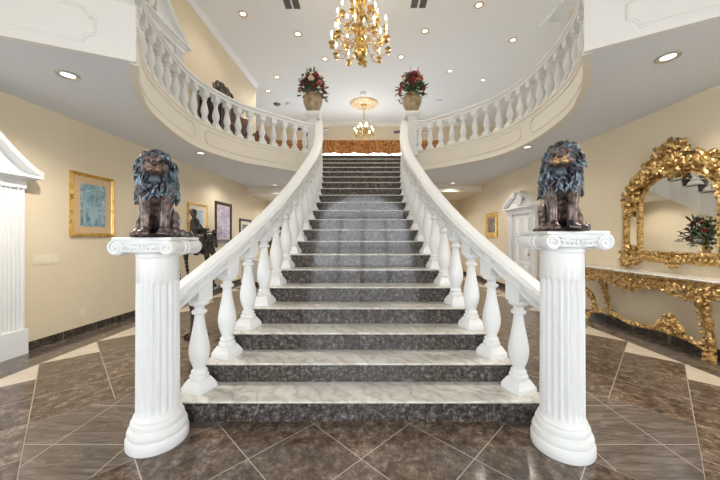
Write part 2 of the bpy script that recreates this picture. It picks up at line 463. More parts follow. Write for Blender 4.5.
for k in range(1, 5): z = .5 + (dz - .64) * k / 5; mb.box(dx0 + .13, dx1 - .13, 13.415, 13.445, z - .012, z + .012)
mb.build('door_leaf', 'white', d, 0)
MB().box(dx0 + .13, dx1 - .13, 13.428, 13.432, .5, dz - .14).build('door_glass', 'glass', d, 0)
mb = MB()
for x0, x1 in ((dx0 - .09, dx0), (dx1, dx1 + .09)): mb.box(x0, x1, 13.34, 13.40, 0, dz + .09)
mb.box(dx0 - .09, dx1 + .09, 13.34, 13.40, dz, dz + .09); mb.build('door_casing', 'white', d, 0)
# upper ceiling and front wall with the entrance glazing
struct(MB().box(-7, 7, YF - .2, 14.5, ZUP, ZUP + .12).build('ceiling', 'ceiling_high', smooth=0))
ew, eh, ea = 1.9, 2.35, 1.15       # entrance half width, spring height, arch rise
mb = MB()
arch = [(ew * cos(pi * k / 24), eh + ea * sin(pi * k / 24)) for k in range(25)]
def slab(poly):
    n = len(poly); mb.add([(x, YF, z) for x, z in poly] + [(x, YF - .2, z) for x, z in poly],
        [tuple(range(n)), tuple(range(2 * n - 1, n - 1, -1))] + [(k, k + n, (k + 1) % n + n, (k + 1) % n) for k in range(n)])
top = 3.9
for k in range(24):
    (xa, za), (xb, zb) = arch[k], arch[k + 1]; slab([(xa, za), (xb, zb), (xb, top), (xa, top)])
sw = (2.5, 3.7, .5, 2.7)
for s in (-1, 1):
    mb.box(min(s * ew, s * 4.6), max(s * ew, s * 4.6), YF - .2, YF, 0, top)
uw, u0, u1 = 2.6, 4.0, 6.2
mb.box(-4.6, 4.6, YF - .2, YF, top, ZUP)
struct(mb.build('wall_front', 'wall', smooth=0))
for nm, fx in (('window_added_left', XL), ('window_added_right', XR)):  # added side openings, out of view, that let in fill light
    yc = (SWY0 + SWY1) / 2; hw = (SWY1 - SWY0) / 2; sg = -1 if fx is XL else 1
    o = window(nm, -hw, hw, SWZ0, SWZ1, 0, 4, 2); o.location = (fx(yc) + sg * .06, yc, 0); o.rotation_euler = (0, 0, radians(90) - .0467 if sg < 0 else radians(-90) + .0267)
window('window_added_back', BW0, BW1, .3, 2.6, YLB + .06, 5, 1)  # added opening hidden by the stairs, brightens the rear hall
d = struct(bpy.data.objects.new('door_2', None)); COL.objects.link(d)
mb = MB(); y0, y1 = YF - .13, YF - .07
for x in (-ew, -ew / 2, 0, ew / 2, ew): mb.box(x - .05, x + .05, y0, y1, 0, eh)
for z in (.1, 1.0, eh): mb.box(-ew, ew, y0, y1, z - .05, z + .05)
for k in range(24):
    (xa, za), (xb, zb) = arch[k], arch[k + 1]
    mb.add([(x * f, y, eh + (z - eh) * f) for f in (1, .96) for y in (y0, y1) for x, z in ((xa, za), (xb, zb))],
           [(0, 1, 3, 2), (4, 6, 7, 5), (0, 4, 5, 1), (2, 3, 7, 6)])
for a in (45, 90, 135):
    c_, s_ = cos(radians(a)), sin(radians(a)); mb.tube([(0, YF - .1, eh), (ew * c_, YF - .1, eh + ea * s_)], .025, 6)
mb.build('door_frame', 'white', d, 0)
MB().box(-ew, ew, YF - .104, YF - .096, .1, eh).build('door_glass', 'glass', d, 0)

# ------------------------------------------------------------------ balcony slabs
CL = [(-2.225, 2.93), (-2.333, 3.067), (-2.542, 3.446), (-2.79, 3.93), (-2.95, 4.51), (-3.06, 5.2), (-3.02, 5.80), (-2.70, 6.58), (-2.30, 7.03), (-1.62, 7.66), (-1.36, 7.86)]
CR = [(2.118, 2.876), (2.39, 3.25), (2.67, 3.72), (2.90, 4.26), (3.02, 4.886), (3.05, 5.62), (2.93, 6.27), (2.64, 6.76), (1.67, 7.79), (1.33, 7.88)]
CR = [(2.148, 2.89), (2.40, 3.25), (2.67, 3.72), (2.90, 4.26), (3.02, 4.886), (3.05, 5.62), (2.93, 6.27), (2.64, 6.80), (2.22, 7.28), (1.67, 7.77), (1.40, 7.95)]
FL = [(-4.42, 1.95), (-3.07, 2.537), (-2.225, 2.914)]
FR = [(4.4, 1.545), (2.888, 2.427), (2.148, 2.876)]
CL = [(x - .04 * min(1, max(0, (y - 2.9) / .6)) * max(0, min(1, (7.6 - y) / 1.)), y + .03 * max(0, min(1, (y - 5.5)))) if k else (x, y) for k, (x, y) in enumerate(CL)]
CR = [(x + .04 * min(1, max(0, (y - 2.9) / .6)) * max(0, min(1, (7.6 - y) / 1.)), y + .03 * max(0, min(1, (y - 5.5)))) if k else (x, y) for k, (x, y) in enumerate(CR)]
cl = resample(catmull([(x, y, 0) for x, y in CL], 8), 60); cr = resample(catmull([(x, y, 0) for x, y in CR], 8), 60)
yl = 7.90
def outward(cv, s, d=.03):
    out = []
    for i, p in enumerate(cv):
        t = (cv[min(i + 1, len(cv) - 1)] - cv[max(i - 1, 0)]).normalized(); out.append((p.x + s * t.y * d, p.y - s * t.x * d))
    return out
for nm, front, cv, zc, s in (('ceiling_lower_left', FL, cl, ZL, -1), ('ceiling_lower_right', FR, cr, ZR, 1)):
    off = .015
    poly = [(front[0][0], front[0][1])] + [(front[1][0], front[1][1])] + outward(cv, s)[:-3] + [(SX + s * 1.45, yl + .1), (SX + s * .0, yl + .1), (SX, 14.3), (s * 6.9, 14.3), (s * 6.9, front[0][1])]
    struct(MB().prism(poly, zc, ZF).build(nm, 'ceiling', smooth=0))
# ceiling drop at the far end of the lower hall
for nm, x0, x1, zc in (('trim_1', -4.3, SX - 1.0, ZL), ('trim_2', SX + 1.0, 4.3, ZR)):
    struct(MB().box(x0, x1, 10.0, 12.2, zc - .24, zc - .002).box(x0, x1, 9.95, 10.02, zc - .05, zc - .001).build(nm, 'fascia', smooth=0))
# fascias
def fascia(nm, front, cv, zc, s):
    zt = zc + .50
    lab = 'left' if s < 0 else 'right'
    root = thing('balcony', f'cream curved balcony edge with moulded panels on the {lab} of the stairs', 'balcony')
    # travel order so that side>0 is the opening
    path = cv if s < 0 else cv
    q = 1 if s < 0 else -1      # left: travelling away from camera, opening is to the right
    prof = [(.0, .03), (.0, .5), (.025, .5), (.025, .535), (-.14, .535), (-.14, .0), (-.04, .0)]
    prof = [(-.04, -.014), (.035, -.014), (.035, .016), (.018, .034), (.018, .062), (.0, .075), (.0, .475), (.02, .49), (.02, .52), (-.15, .52), (-.15, .47), (-.04, .47)]
    mb = MB(); mb.sweep([(a * q, zc + z) for a, z in prof], path); mb.build('curved_fascia', 'fascia', root, 30)
    # straight front
    pf = [V((x, y, 0)) for x, y in front]
    dirv = (pf[-1] - pf[-2]).normalized(); pf[-1] = pf[-1] + dirv * .025; dirv = (pf[-1] - pf[0]).normalized(); nf = V((dirv.y, -dirv.x, 0)); nf = nf if nf.y < 0 else -nf
    q2 = 1 if V((dirv.y, -dirv.x, 0)).y < 0 else -1
    mb = MB(); mb.sweep([(a * q2, zc + z) for a, z in ((.0, .03), (.045, .03), (.045, .525), (-.06, .525), (-.06, .49), (.0, .49))], pf)
    mb.build('front_fascia', 'fascia_front', root, 30)
    MB().sweep([(a * q2, zc + z) for a, z in ((.0, -.006), (.045, -.006), (.045, .03), (.0, .03))], pf).build('fascia_lip', 'fascia_front', root, 30)
    # panels
    Lc = length(cv)
    def on_curve(u, z, d):
        f = u / Lc * (len(cv) - 1); i = min(int(f), len(cv) - 2); p = cv[i].lerp(cv[i + 1], f - i)
        t = (cv[min(i + 2, len(cv) - 1)] - cv[max(i - 1, 0)]).normalized(); sd = V((t.y, -t.x, 0)) * q
        return p + sd * d + V((0, 0, zc + z))
    def outline(u0, u1, z0, z1, c, fn):
        pts = []; n = 24
        for k in range(n + 1): pts.append((u0 + c + (u1 - u0 - 2 * c) * k / n, z0))
        for k in range(1, 6): a = pi - (pi / 2) * k / 6; pts.append((u1 + c * cos(a), z0 + c * sin(a)))
        pts.append((u1, z0 + c)); pts.append((u1, z1 - c))
        for k in range(1, 6): a = -pi / 2 - (pi / 2) * k / 6; pts.append((u1 + c * cos(a), z1 + c * sin(a)))
        for k in range(n + 1): pts.append((u1 - c - (u1 - u0 - 2 * c) * k / n, z1))
        for k in range(1, 6): a = -(pi / 2) * k / 6; pts.append((u0 + c * cos(a), z1 + c * sin(a)))
        pts.append((u0, z1 - c)); pts.append((u0, z0 + c))
        for k in range(1, 6): a = pi / 2 - (pi / 2) * k / 6; pts.append((u0 + c * cos(a), z0 + c * sin(a)))
        return [fn(u, z) for u, z in pts]
    for f0, f1 in ((.10, .48), (.53, .93)):
        MB().tube(outline(f0 * Lc, f1 * Lc, .14, .41, .06, lambda u, z: on_curve(u, z, .004)), .013, 6, loop=True).build('panel_moulding', 'fascia', root)
    lf = (pf[-1] - pf[0]).length
    def on_front(u, z): return pf[-1] - dirv * u + nf * .049 + V((0, 0, zc + z))
    MB().tube(outline(.31, lf - .1, .085, .395, .085, on_front), .016, 6, loop=True).build('panel_moulding', 'fascia_front', root)
    return root
fascia('l', FL, cl, ZL, -1); fascia('r', FR, cr, ZR, 1)

# ------------------------------------------------------------------ trims
def bb(name, fn, y0, y1, s):
    mb = MB(); mb.sweep([(0, 0), (s * .014, 0), (s * .014, .105), (0, .105)], [(fn(y0), y0, 0), (fn(y1), y1, 0)]); return struct(mb.build(name, 'baseboard', smooth=0))
bb('baseboard_left', XL, 3.56, 12.2, 1); bb('baseboard_right', XR, -3.3, 6.85, -1); bb('baseboard_right', XR, 8.25, 12.2, -1); bb('baseboard_left', XL, -3.3, 2.0, 1)
struct(MB().box(-2.9, 4.0, 12.185, 12.2, 0, .105).build('baseboard_back', 'baseboard', smooth=0))
def crown(name, pts, m='white'):
    prof = [(0, -.14), (.015, -.14), (.022, -.105), (.05, -.08), (.07, -.045), (.105, -.03), (.105, 0), (0, 0)]
    mb = MB(); mb.sweep([(a, ZUP + z) for a, z in prof], pts); return struct(mb.build(name, m, smooth=30))
crown('trim_3', [(XUL(2.4), 2.4, 0), (XUL(10.2), 10.2, 0)])
struct(MB().box(4.30, 4.42, 3.6, 7.3, ZUP - .05, ZUP - .002).box(4.33, 4.36, 3.6, 7.3, ZUP - .09, ZUP - .04).box(4.42, 4.75, 7.18, 7.3, ZUP - .05, ZUP - .002).build('trim_4', 'white', smooth=0))
crown('trim_5', [(-6.6, YB, 0), (6.6, YB, 0)], 'fascia')

# pedimented door surrounds ----------------------------------------------------
def doorcase(name, origin, ang, w, h, leaf=True, swan=True, scale=1., ph=.5, ex=1.5, ov=.1, urn=True):
    """local x along wall, local -y out into the room, z up; w clear width, h clear height"""
    root = struct(bpy.data.objects.new(name, None)); COL.objects.link(root); root.location = origin; root.rotation_euler = (0, 0, ang)
    pw = .24 * scale
    for s in (-1, 1):
        mb = MB(); x0 = s * (w / 2 + pw / 2)
        mb.box(x0 - pw / 2 - .015, x0 + pw / 2 + .015, -.10, 0, 0, .30)
        # fluted pilaster face
        nfl = 5; pr = [(x0 - pw / 2, 0), (x0 - pw / 2, -.07)]
        for k in range(nfl):
            a = x0 - pw / 2 + .02 + (pw - .04) * k / nfl; b = a + (pw - .04) / nfl
            pr += [(a + .004, -.07), (a + .008, -.055), (b - .008, -.055), (b - .004, -.07)]
        pr += [(x0 + pw / 2, -.07), (x0 + pw / 2, 0)]
        mb.prism(pr, .30, h)
        mb.build('pilaster', 'white', root, 20)
    W = w / 2 + pw
    mb = MB(); mb.box(-W - .01, W + .01, -.085, 0, h, h + .09)
    for k, (e, z0, z1) in enumerate(((.03, .09, .11), (.06, .11, .13), (.10, .13, .16))): mb.box(-W - e * ov * 10, W + e * ov * 10, -.08 - e, 0, h + z0, h + z1)
    mb.build('entablature', 'white', root, 20)
    mb = MB()
    zb = h + .16
    for s in (-1, 1):
        lo = []; up = []
        for k in range(15):
            t = k / 14; x = (W + ov) * (1 - t * .80); z = ph * t ** ex + .05
            if swan is False: z = ph * t * .9 + .05
            lo.append((s * x, z))
        ring = []
        for (x, z) in lo:
            ring.append([(x, 0, zb), (x, -.06, zb), (x, -.06, zb + z - .05), (x, -.17, zb + z - .05), (x, -.19, zb + z), (x, 0, zb + z)])
        mb.rings(ring)
        if swan: mb.lathe([(.075, -.17), (.075, 0)], 18, (s * (W * .2 + .05), 0, zb + ph - .02), 'y'); mb.scroll((s * (W * .2 + .05), -.17, zb + ph - .02), (1, 0, 0), (0, 0, 1), (0, -1, 0), .065, 1.6, .012)
    mb.build('pediment', 'white', root, 35)
    mb = MB()
    if urn: mb.lathe([(.05, 0), (.05, .03), (.025, .05), (.03, .08), (.08, .14), (.09, .2), (.06, .25), (.03, .27), (.035, .30), (.015, .34), (.004, .38)], 16, (0, -.08, zb)); mb.box(-.08, .08, -.14, -.0, zb - .01, zb + .01)
    else:
        mb.box(-W * .75, W * .75, -.03, 0, zb, zb + ph * .5)
        for sg in (-1, 1):
            for q, (xx, zz, sz) in enumerate(((.18, .13, .09), (.36, .10, .07))): mb.scroll((sg * xx, -.05, zb + zz), (sg, 0, 0), (0, 0, 1), (0, -1, 0), sz, 1.4, .018, -1)
        for an in (50, 70, 90, 110, 130): mb.leaf((0, -.05, zb + .06), (cos(radians(an)), 0, sin(radians(an))), (0, -1, 0), .34, .12, .5)
    mb.build('urn_finial' if urn else 'carved_crest', 'white', root, 40)
    if leaf:
        mb = MB(); mb.box(-w / 2, w / 2, -.02, .0, 0.01, h)
        d_ = mb.build('door_leaf', 'white', root, 0); pm = MB()
        for x0, x1 in ((-w / 2 + .1, -.05), (.05, w / 2 - .1)):
            for z0, z1 in ((.2, .75), (.85, 1.45), (1.53, h - .12)):
                pm.tube([(x0, -.022, z0), (x1, -.022, z0), (x1, -.022, z1), (x0, -.022, z1)], .014, 6, loop=True)
                pm.box(x0 + .05, x1 - .05, -.032, -.02, z0 + .05, z1 - .05)
        pm.build('door_panel', 'white', d_, 30)
        MB().ell((w / 2 - .07, -.06, 1.0), (.03, .03, .03)).lathe([(.012, 0), (.012, .05)], 10, (w / 2 - .07, -.06, 1.0), 'y').build('door_knob', 'brass', d_)
    return root
aL = atan2(1, .0467) ; # direction of left wall travelling +Y
doorcase('door_1', (XL(2.76) + .0, 2.76, 0), radians(90) - .0467, 1.28, 2.0, ph=.82, ex=1.35, ov=.12)      # beside the switch plate, mostly out of frame
doorcase('door_4', (XR(7.56), 7.56, 0), radians(-90) + .0267, .86, 2.02, scale=.72, ph=.33, ex=.85, urn=False)
doorcase('door_5', (XUL(5.2) + .0, 5.2, ZF), radians(90) - .03, 1.5, 1.62, scale=1.05, ph=.6, ex=1.7)
# ------------------------------------------------------------------ staircase
RI, GO, Y0 = .1699, .2787, 2.286
NST = 21
# half distance from the centre line to the balusters, per tread
BX = [1.395, 1.298, 1.198, 1.115, 1.046, .995, .955, .923, .90, .875, .858, .847, .842, .85, .872, .90, .935, .975, 1.015, 1.055, 1.10, 1.15]
def bx(n): i = max(0, min(len(BX) - 2, int(n))); f = n - i; return BX[i] + (BX[i + 1] - BX[i]) * f
st = thing('staircase', 'grand marble staircase with dark granite risers rising between two white balustrades', 'staircase')
def edge(n): return bx(n) + .108
for i in range(1, NST + 1):
    yf = Y0 + GO * (i - 1); e0, e1 = edge(i - .5), edge(i + .6)
    if i == 1: e0 += .02
    r = MB(); r.add([(SX - e0, yf, RI * (i - 1)), (SX + e0, yf, RI * (i - 1)), (SX + e0, yf, RI * i - .013), (SX - e0, yf, RI * i - .013),
                     (SX - e0, yf + .03, RI * (i - 1)), (SX + e0, yf + .03, RI * (i - 1)), (SX + e0, yf + .03, RI * i - .013), (SX - e0, yf + .03, RI * i - .013)],
                    [(0, 1, 2, 3), (5, 4, 7, 6), (0, 4, 5, 1), (3, 2, 6, 7), (0, 3, 7, 4), (1, 5, 6, 2)])
    r.build('riser', 'granite', st, 0)
    if i <= NST:
        yb = yf + GO + .031 if i < NST else yf + .35
        n = 5; f = []; t0, t1 = RI * i - .014, RI * i
        ys = [yf - .03, yf - .03, yf - .024, yb]
        t = MB(); a0, a1 = e0 + .01, e1
        sec = [(yf - .03, t0, a0), (yf - .03, t1 - .004, a0), (yf - .024, t1, a0), (yb, t1, a1), (yb, t0, a1)]
        t.rings([[(SX - a, y, z) for y, z, a in sec], [(SX + a, y, z) for y, z, a in sec]])
        t.build('tread', 'marble', st, 0)
# sloping soffit and side strings under the steps
mb = MB(); L = []
for i in range(0, NST + 1):
    y = Y0 + GO * i; e = edge(i + .5) - .02
    if i < 1: continue
    L.append((y, RI * i, e))
rg = []
for y, z, e in L:
    rg.append([(SX - e, y - .02, max(0.0, z - .42)), (SX + e, y - .02, max(0.0, z - .42)), (SX + e, y - .02, z - .035), (SX - e, y - .02, z - .035)])
# stepped top is hidden by treads; the string follows just below each tread
rg2 = []
for y, z, e in L[:-1]:
    for yy in (y - .24, y + .0):
        rg2.append([(SX - e, yy, max(0.002, z - .42 + (yy - y) * .6)), (SX + e, yy, max(.002, z - .42 + (yy - y) * .6)), (SX + e, yy, z - .034), (SX - e, yy, z - .034)])
mb.rings(rg2); mb.build('soffit', 'white', st, 0)

# ------------------------------------------------------------------ balusters
def baluster(h, k=1.):
    """square foot, vase body, slim neck, cap and square block; returns (base mesh, shaft mesh, block mesh)"""
    b = MB(); w = .092 * k; b.box(-w, w, -w, w, 0, .035)
    q = .060 * k
    b.add([(x * w, y * w, .035) for x, y in ((-1, -1), (1, -1), (1, 1), (-1, 1))] + [(x * q, y * q, .095) for x, y in ((-1, -1), (1, -1), (1, 1), (-1, 1))],
          [(0, 1, 5, 4), (1, 2, 6, 5), (2, 3, 7, 6), (3, 0, 4, 7), (4, 5, 6, 7)])
    s = MB(); H = h
    prof = [(.058, .085), (.070, .098), (.073, .113), (.068, .128), (.054, .135), (.062, .150), (.058, .166), (.046, .176), (.045, .19), (.058, .225), (.071, .27), (.0775, .32), (.0765, .36), (.070, .41), (.059, .47), (.048, .53), (.040, .59), (.036, .63),
            (.037, .640), (.054, .648), (.058, .660), (.054, .672), (.038, .68), (.037, .70), (.044, .712), (.068, .722), (.077, .736), (.077, .757), (.066, .77)]
    f = (H - .085) / .80
    prof = [(r * k, .085 + (z - .085) * f if z > .16 else z) for r, z in prof]
    s.lathe(prof, 18)
    t = MB(); w2 = .068 * k; zt = prof[-1][1]
    t.box(-w2, w2, -w2, w2, zt - .01, H + .05)
    return b, s, t
def balustrade_post(root, loc, rz, proto):
    p = proto.copy(); COL.objects.link(p); p.parent = root; p.location = loc; p.rotation_euler = (0, 0, rz)
    for ch in proto.children:
        c = ch.copy(); COL.objects.link(c); c.parent = p
    return p
RAIL = [(-.078, .0), (.078, .0), (.082, .010), (.082, .026), (.047, .036), (.047, .060), (.084, .074), (.090, .086), (.090, .102), (.078, .114), (.066, .116), (.062, .124), (.035, .132), (.0, .135),
        (-.035, .132), (-.062, .124), (-.066, .116), (-.078, .114), (-.090, .102), (-.090, .086), (-.084, .074), (-.047, .060), (-.047, .036), (-.082, .026), (-.082, .010)]
BH = .845
for s in (-1, 1):
    side = 'left' if s < 0 else 'right'
    root = thing('balustrade', f'white stair balustrade with heavy moulded handrail on the {side} side of the steps', 'balustrade')
    pts = []
    for k in range(-3, 84):
        n = k / 4 + 1; y = Y0 - .03 + GO * (n - 1) + .185; z = RI * n + BH - RI * .0
        if n < .2: continue
        pts.append((SX + s * bx(n), y, z))
    # lead-in at the bottom: straight run into the column
    pts = [p for p in pts if p[1] > 2.42]; p0 = V(pts[0]); p1 = V(pts[3]); d = (p0 - p1).normalized(); yc = 2.10
    pts = [tuple(p0 + d * (p0.y - yc) / -d.y * q) for q in (1, .66, .33)] + pts
    # the head easing into the newel at landing level
    e = V(pts[-1]); pts = pts[:-1] + [tuple(e), (SX + s * 1.20, 7.93, e.z + .04), (SX + s * 1.26, 7.98, e.z + .06)]
    sm = resample(catmull([V(p) for p in pts], 3), 110)
    MB().sweep(RAIL, sm).build('handrail', 'white', root, 30)
    for i in range(1, NST):
        y = Y0 - .03 + GO * (i - 1) + .185; x = SX + s * bx(i)
        rz = atan2(-s * (bx(i + .5) - bx(i - .5)), GO)
        b, sh, t = baluster(BH)
        if i == 1:
            pb = sh.build('baluster', 'white', root, 40); b.build('baluster_foot', 'white', pb, 0); t.build('baluster_block', 'white', pb, 0)
            pb.location = (x, y, RI * i); pb.rotation_euler = (0, 0, rz); proto = pb
        else: balustrade_post(root, (x, y, RI * i), rz, proto)

# balcony balustrades
URAIL = [(a * .95, z * 1.1) for a, z in RAIL]
for s, cv, zc, front in ((-1, cl, ZL, FL), (1, cr, ZR, FR)):
    side = 'left' if s < 0 else 'right'
    zt = zc + .52; bh = .66
    root = thing('balustrade', f'white curved balustrade along the {side} balcony edge upstairs', 'balustrade')
    inset = .07; path = []
    for i, p in enumerate(cv):
        t = (cv[min(i + 1, len(cv) - 1)] - cv[max(i - 1, 0)]).normalized(); sd = V((t.y, -t.x, 0)) * (1 if s < 0 else -1)
        path.append(p - sd * inset)
    pf = [V((x, y, 0)) for x, y in front]
    dv = (pf[-1] - pf[-2]).normalized(); nb = V((-dv.y, dv.x, 0)); nb = nb if nb.y > 0 else -nb
    corner = path[0]
    rp = path[:-2]
    rp = rp + [V((SX + s * 1.30, 7.94, 0))]
    MB().sweep(URAIL, [p + V((0, 0, zt + bh)) for p in rp]).build('handrail', 'white', root, 30)
    MB().sweep([(-.08, 0), (.08, 0), (.08, .02), (-.08, .02)], [p + V((0, 0, zt - .012)) for p in rp]).build('bottom_rail', 'fascia', root, 0)
    N = 21; pr = resample(rp, N * 4); first = None
    for i in range(N):
        p = pr[int((i + .45) * 4)]; a = pr[int((i + .45) * 4) - 1]; d = p - a; rz = atan2(d.y, d.x)
        if first is None:
            b, sh, t = baluster(bh, .92)
            first = sh.build('baluster', 'white', root, 40); b.build('baluster_foot', 'white', first, 0); t.build('baluster_block', 'white', first, 0)
            first.location = (p.x, p.y, zt); first.rotation_euler = (0, 0, rz)
        else: balustrade_post(root, (p.x, p.y, zt), rz, first)
    if s < 0:
        sp = [pf[-1] + nb * .1 - dv * .12, pf[0] + nb * .1 - dv * .12]
        r2 = thing('balustrade', 'white balusters above the flat panelled parapet, top left corner', 'balustrade')
        MB().sweep(URAIL, [p + V((0, 0, zt + bh)) for p in sp]).build('handrail', 'white', r2, 30)
        for i in range(8):
            p = sp[0] - dv * (.10 + .27 * i); balustrade_post(r2, (p.x, p.y, zt), atan2(dv.y, dv.x), first)

# newel pedestals at the head of the stairs
for s in (-1, 1):
    side = 'left' if s < 0 else 'right'; x = SX + (1.33 if s > 0 else -1.30); y = 7.98
    root = thing('newel_pedestal', f'white newel pedestal at the head of the stairs, under the {side} flower urn', 'pedestal', (x, y, ZF))
    mb = MB(); w = .115; mb.box(-w - .03, w + .03, -w - .03, w + .03, 0, .14); mb.box(-w, w, -w, w, .14, 1.02)
    mb.build('post', 'white', root, 0)
    mb = MB(); 
    for e, z0, z1 in ((.02, .95, .98), (.03, 1.02, 1.05), (.06, 1.05, 1.08), (.085, 1.08, 1.14)): mb.box(-w - e, w + e, -w - e, w + e, z0, z1)
    mb.build('cap', 'white', root, 0)

# ------------------------------------------------------------------ Ionic columns
def column(cx, cy, side, dz=0.):
    root = thing('column', f'short white fluted column carrying the lion {side} of the stairs', 'column', (cx, cy, 0))
    zt = 1.405
    MB().lathe([(.180, 0), (.186, .012), (.186, .062), (.180, .075), (.170, .078), (.176, .092), (.178, .108), (.172, .125), (.160, .130), (.152, .136), (.158, .148), (.160, .160), (.156, .174), (.146, .180), (.142, .184), (.146, .194), (.142, .206), (.134, .214), (.130, .23)], 48).build('base', 'white', root, 30)
    nf, sub = 20, 10; rings = []; n = nf * sub
    for z in (.21, .225, .245, .262, .275, .6, 1.0, 1.05, 1.073, 1.09, 1.102, 1.11, 1.2, 1.30):
        d = 0.
        if 0.225 < z < 1.11:
            m = min(z - .225, 1.11 - z); d = min(1., sqrt(max(0, m / .05)))
        ring = []
        for k in range(n):
            a = 2 * pi * (k + .5) / n; ph = (k % sub + .5) / sub
            f = 0 if (ph < .13 or ph > .87) else sin(pi * (ph - .13) / .74) ** .6
            r = .131 - .021 * f * d - .004 * z; ring.append((r * cos(a), r * sin(a), z))
        rings.append(ring)
    MB().rings(rings).build('shaft', 'white', root, 50)
    # capital
    mb = MB(); mb.lathe([(.125, 1.265), (.135, 1.272), (.135, 1.285), (.128, 1.292), (.140, 1.31), (.15, 1.33)], 40)
    mb.box(-.17, .17, -.145, .145, 1.31, 1.385)
    # face channels
    for sy in (-1, 1):
        y = sy * .148
        mb.tube([(-.16, y, 1.378), (-.08, y, 1.366), (0, y, 1.360), (.08, y, 1.366), (.16, y, 1.378)], .010, 8)
        mb.tube([(-.13, y, 1.318), (-.06, y, 1.312), (0, y, 1.310), (.06, y, 1.312), (.13, y, 1.318)], .009, 8)
        for k in range(7):
            x = -.09 + .03 * k; mb.ell((x, y, 1.335), (.011, .012, .017), nu=10, nv=6)
    for sx in (-1, 1):
        for sy in (-1, 1): mb.leaf((sx * .125, sy * .148, 1.352), (-sx, 0, -.12), (0, sy, 0), .10, .028, .2)
    cap = mb.build('capital', 'white', root, 35)
    mb = MB()
    w = .20
    mb.rings([[(x * (w + e), y * (.158 + e), z) for x, y in ((-1, -1), (1, -1), (1, 1), (-1, 1))] for e, z in ((-.012, 1.383), (.0, 1.386), (.004, 1.393), (.004, 1.400), (-.004, zt))])
    mb.build('abacus', 'white', cap, 30)
    for sx in (-1, 1):
        v = MB(); x = sx * .172; z = 1.336
        v.lathe([(.020, -.168), (.046, -.168), (.0515, -.160), (.0515, -.135), (.049, -.115), (.045, -.08), (.043, -.03), (.052, -.026), (.052, -.012), (.046, -.010), (.046, .010), (.052, .012), (.052, .026), (.043, .03), (.045, .08), (.049, .115), (.0515, .135), (.0515, .160), (.046, .168), (.020, .168)], 28, (x, 0, z), 'y')
        for sy in (-1, 1):
            v.scroll((x, sy * .166, z), (sx, 0, 0), (0, 0, 1), (0, sy, 0), .044, 1.7, .0075, -1, ang=pi / 2)
        v.build('volute', 'white', cap, 40)
    cap.scale = (.95, 1, 1); cap.location = (0, 0, dz)
    for ch in root.children:
        if ch.name.startswith('shaft'): ch.scale = (1, 1, (1.405 + dz) / 1.405)
    return root
column(-1.422, 2.085, 'on the left')
column(1.338, 2.02, 'on the right', .038)
WORLD = 6.0; EXPO = .17
# ------------------------------------------------------------------ recessed lights
def downlight(x, y, z, r, label, power, trim='chrome', grp=None):
    root = thing('recessed_light', label, 'ceiling light', (x, y, z), 0, grp)
    MB().lathe([(r * .58, -.001), (r, .0), (r * 1.0, -.006), (r * .92, -.014), (r * .66, -.008), (r * .58, -.001)], 28, cap=False).build('trim_ring', trim, root, 30)
    MB().lathe([(r * .60, -.003), (r * .5, -.007), (.001, -.010)], 24, cap=False).build('lens', 'lamp', root, 40)
    lamp_spot((x, y, z - .03), power, 150)
def at(px, py, z, h=1.4):
    y = 300 * (z - h) / (238 - py); return ((px - 363) / 300 * y, y)
for px, py, z, lab in ((68, 75, ZL, 'large recessed light in the low ceiling above the left lion'), (668, 57, ZR, 'large recessed light in the low ceiling above the gold mirror'),
                       (201, 153, ZL, 'small recessed light under the left balcony, right of the lion'), (527, 147, ZR, 'small recessed light under the right balcony, beside the lion mane'),
                       (275, 185, ZL, 'distant recessed light under the landing, left of the steps'), (453, 183, ZR, 'distant recessed light under the landing, right of the steps')):
    x, y = at(px, py, z); downlight(x, y, z, .10, lab, 45 if 'distant' in lab else 22 if 'small' in lab else 175)
UP = ((243, 14, 'at the front left, nearest the left crown moulding'), (298, 34, 'left of the big chandelier, in front of the flower urn'), (325, 59, 'right behind the left flower urn, below the chandelier'),
      (277, 77, 'left of the left flower urn'), (268, 91, 'farthest on the left, above the left balustrade'), (425, 31, 'right of the big chandelier'), (401, 57, 'above the right flower urn, beside the chandelier foot'),
      (450, 71, 'right of the right flower urn'), (479, 5, 'at the top edge, right of the vent'), (513, 40, 'at the far right, above the right balcony curve'), (483, 80, 'farthest on the right, just above the right balcony rail'))
for px, py, lab in UP:
    x, y = at(px, py, ZUP); downlight(x, y, ZUP, .105, 'recessed high ceiling light ' + lab, 40, 'brass_trim')
for px, py, lab in ((292, 4, 'left'), (419, 3, 'right')):
    x, y = at(px, py, ZUP); root = thing('ceiling_vent', f'grey double slot ceiling vent at the top edge, {lab} of the chandelier', 'vent', (x, y, ZUP))
    for k in (-1, 1):
        mb = MB(); mb.box(k * .095 - .075, k * .095 + .07, -.13, .13, -.012, 0)
        gr = mb.build('grille', 'vent', root, 0)
        mb = MB()
        for j in range(7): mb.box(k * .095 - .07, k * .095 + .07, -.12 + .036 * j, -.10 + .036 * j, -.018, -.012)
        mb.build('slats', 'vent', gr, 0)
for px, py, m, lab in ((277, 104, 'vent', 'small dark ceiling speaker, left above the balcony rail'), (289, 103.5, 'ceiling', 'round white smoke detector on the high ceiling, beside the dark speaker'), (439, 101, 'ceiling', 'round white smoke detector on the high ceiling right of the right urn'), (363.5, 93, 'ceiling', 'small white sprinkler disc on the ceiling behind the gilded medallion')):
    x, y = at(px, py, ZUP); tag(MB().lathe([(.001, -.05), (.10, -.045), (.13, -.02), (.14, 0)], 20, (0, 0, 0)).build('smoke_detector' if m == 'ceiling' else 'ceiling_speaker', m, None, 40, (x, y, ZUP)), lab, 'detector' if m == 'ceiling' else 'speaker')
